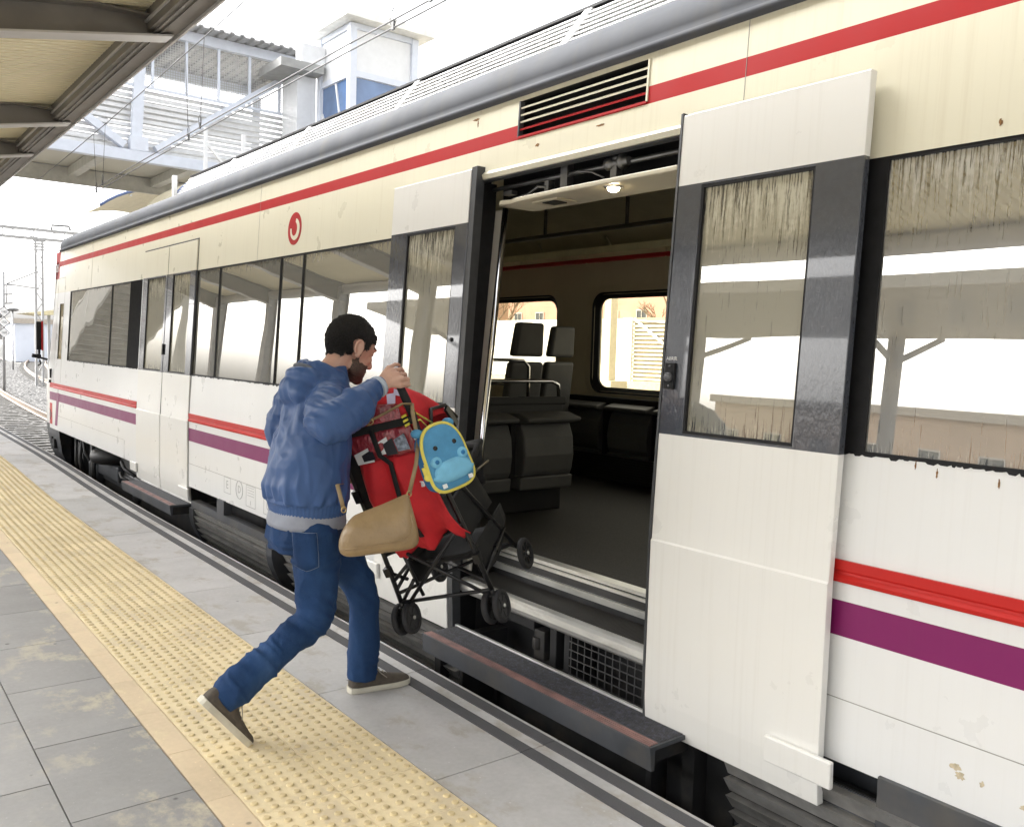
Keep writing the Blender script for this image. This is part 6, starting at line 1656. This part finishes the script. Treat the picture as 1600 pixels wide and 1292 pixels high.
# ------------------------------------------------------------------ tan handbag
hb = V((1.735, 3.075, .885)); hn = V((-.45, -.87, .10)).normalized(); hu = V((-.10, .06, .99)); hu = (hu - hn * hu.dot(hn)).normalized(); hw = hn.cross(hu); hw = hw if hw.x > 0 else -hw
hw = (hw * .985 - hu * .0).normalized(); hu = (hu - hw * hu.dot(hw)).normalized()
def G(x, y, z=0.): return hb + hw * x + hu * y + hn * z
bag = thing('handbag', 'tan leather shoulder bag with long straps hung on the pushchair', 'handbag', hb)
tan_m = plain('leather_tan', (.30, .205, .10), .42, var=.14, scale=10, bmp=.7, bscale=26, bdist=.010, coat=.15, dirt=(.28, .19, .09), dscale=8, dirt_amt=.4)
mb = MB(); rings = []
for (y, w, d, sk) in ((-.105, .10, .018, 0), (-.103, .135, .036, 0), (-.088, .158, .050, 0), (-.055, .163, .055, 0), (.0, .152, .052, .004), (.045, .136, .043, .01), (.082, .122, .026, .018), (.098, .112, .012, .024), (.103, .105, .005, .026)):
    ring = []
    for k in range(36):
        a = 2 * math.pi * k / 36; c, s = math.cos(a), math.sin(a)
        x = w * abs(c) ** .55 * (1 if c >= 0 else -1); z = d * abs(s) ** .8 * (1 if s >= 0 else -1)
        tilt = .035 * max(0, (y + .02) / .1) * (x / .15)
        z += .009 * noise.noise(V((x * 16, y * 20, 3))) * (1 if s > 0 else .2)
        ring.append(G(x + sk, y + tilt - .02 * max(0, y / .1) * (1 - (x / .16) ** 2), z))
    rings.append(ring)
mb.loft(rings, 0, True, True); o = mb.build('bag_body', [tan_m], bag); o.modifiers.new('sub', 'SUBSURF').levels = 1
mb = MB(); fr = lambda x, y: G(x, y, .0565 - .35 * max(0, -y - .07) - .3 * max(0, abs(x) - .12))
mb.tube([fr(-.155, -.066), fr(-.08, -.068), fr(0, -.066), fr(.08, -.060), fr(.125, -.045), fr(.140, -.01), fr(.135, .04)], .0032, 6); mb.build('seam', [tan_m], bag)
strap_m = plain('strap_tan', (.28, .20, .105), .5, var=.1, scale=10)
mb = MB()
lft = G(-.125, .085, 0); rgt = G(.140, .118, 0)
mb.tube([lft, lft + V((-.02, .02, .10)), S(-.205, .70, -.03), S(-.20, .90, -.04), S(-.06, .945, -.045), S(.08, .975, -.045), S(.195, 1.0, -.035), S(.225, .985, -.015)], .0085, 8, flat=.25, up=hn)
mb.tube([rgt, rgt + V((.03, .0, .12)), S(.205, .83, -.045), S(.222, .95, -.03), S(.225, .985, -.01)], .0085, 8, flat=.25, up=hn)
mb.build('strap', [strap_m], bag)
mb = MB(); c = S(.02, .963, -.052)
ring = [c + SW * (.020 * math.cos(a) * 1.2) + SU * (.014 * math.sin(a)) for a in [2 * math.pi * k / 20 for k in range(21)]]
mb.tube(ring, .003, 6, cap=False); mb.tube([c - SU * .014, c + SU * .014], .0025, 6)
mb.build('buckle', [plain('brass', (.55, .42, .2), .3, .9)], bag)
for q in (lft, rgt): mb = MB(); mb.tube([q + V((.010 * math.cos(a), 0, .012 * math.sin(a))) for a in [2 * math.pi * k / 14 for k in range(15)]], .0026, 6, cap=False); mb.build('ring', [plain('brass', (.55, .42, .2), .3, .9)], bag)
# ------------------------------------------------------------------ camera, light, sky
def make_camera():
    f, yw, pt, rl = 1373.6564, rad(38.01353823), rad(3.9663298), rad(1.72122609)
    fw = V((math.sin(yw) * math.cos(pt), math.cos(yw) * math.cos(pt), -math.sin(pt)))
    rt = V((math.cos(yw), -math.sin(yw), 0)); up = rt.cross(fw)
    r2 = rt * math.cos(rl) + up * math.sin(rl); u2 = -rt * math.sin(rl) + up * math.cos(rl)
    cam = bpy.data.cameras.new('camera'); o = bpy.data.objects.new('camera', cam); COL.objects.link(o)
    cam.sensor_fit = 'HORIZONTAL'; cam.sensor_width = 36; cam.lens = 36 * f / 1600
    cam.clip_start = .05; cam.clip_end = 2000
    o.matrix_world = Matrix(((r2.x, u2.x, -fw.x, 0), (r2.y, u2.y, -fw.y, 0), (r2.z, u2.z, -fw.z, 1.6), (0, 0, 0, 1)))
    scene.camera = o
make_camera()
w = bpy.data.worlds.new('World'); scene.world = w; w.use_nodes = True
nt = w.node_tree; bg = nt.nodes['Background']
sky = nt.nodes.new('ShaderNodeTexSky'); sky.sky_type = 'NISHITA'; sky.sun_disc = False
SUN_EL, SUN_AZ = rad(42), rad(-35)      # azimuth measured from +Y towards +X
sky.sun_elevation = SUN_EL; sky.sun_rotation = SUN_AZ
sky.air_density = 1.; sky.dust_density = 6.; sky.ozone_density = 1.
hs = nt.nodes.new('ShaderNodeHueSaturation'); hs.inputs['Saturation'].default_value = .12
nt.links.new(sky.outputs['Color'], hs.inputs['Color']); nt.links.new(hs.outputs['Color'], bg.inputs['Color'])
bg.inputs['Strength'].default_value = .15
sun = bpy.data.lights.new('sun', 'SUN'); so = bpy.data.objects.new('sun', sun); COL.objects.link(so)
sun.energy = .5; sun.angle = rad(20); sun.color = (1, .97, .93)
sd = V((math.sin(SUN_AZ) * math.cos(SUN_EL), math.cos(SUN_AZ) * math.cos(SUN_EL), math.sin(SUN_EL)))
so.rotation_euler = sd.to_track_quat('Z', 'Y').to_euler()
scene.view_settings.view_transform = 'Standard'; scene.view_settings.look = 'None'
scene.view_settings.gamma = 1; scene.view_settings.exposure = EXPOSURE
scene.render.engine = 'CYCLES'
scene.cycles.max_bounces = 8; scene.cycles.transparent_max_bounces = 12
scene.cycles.use_denoising = True
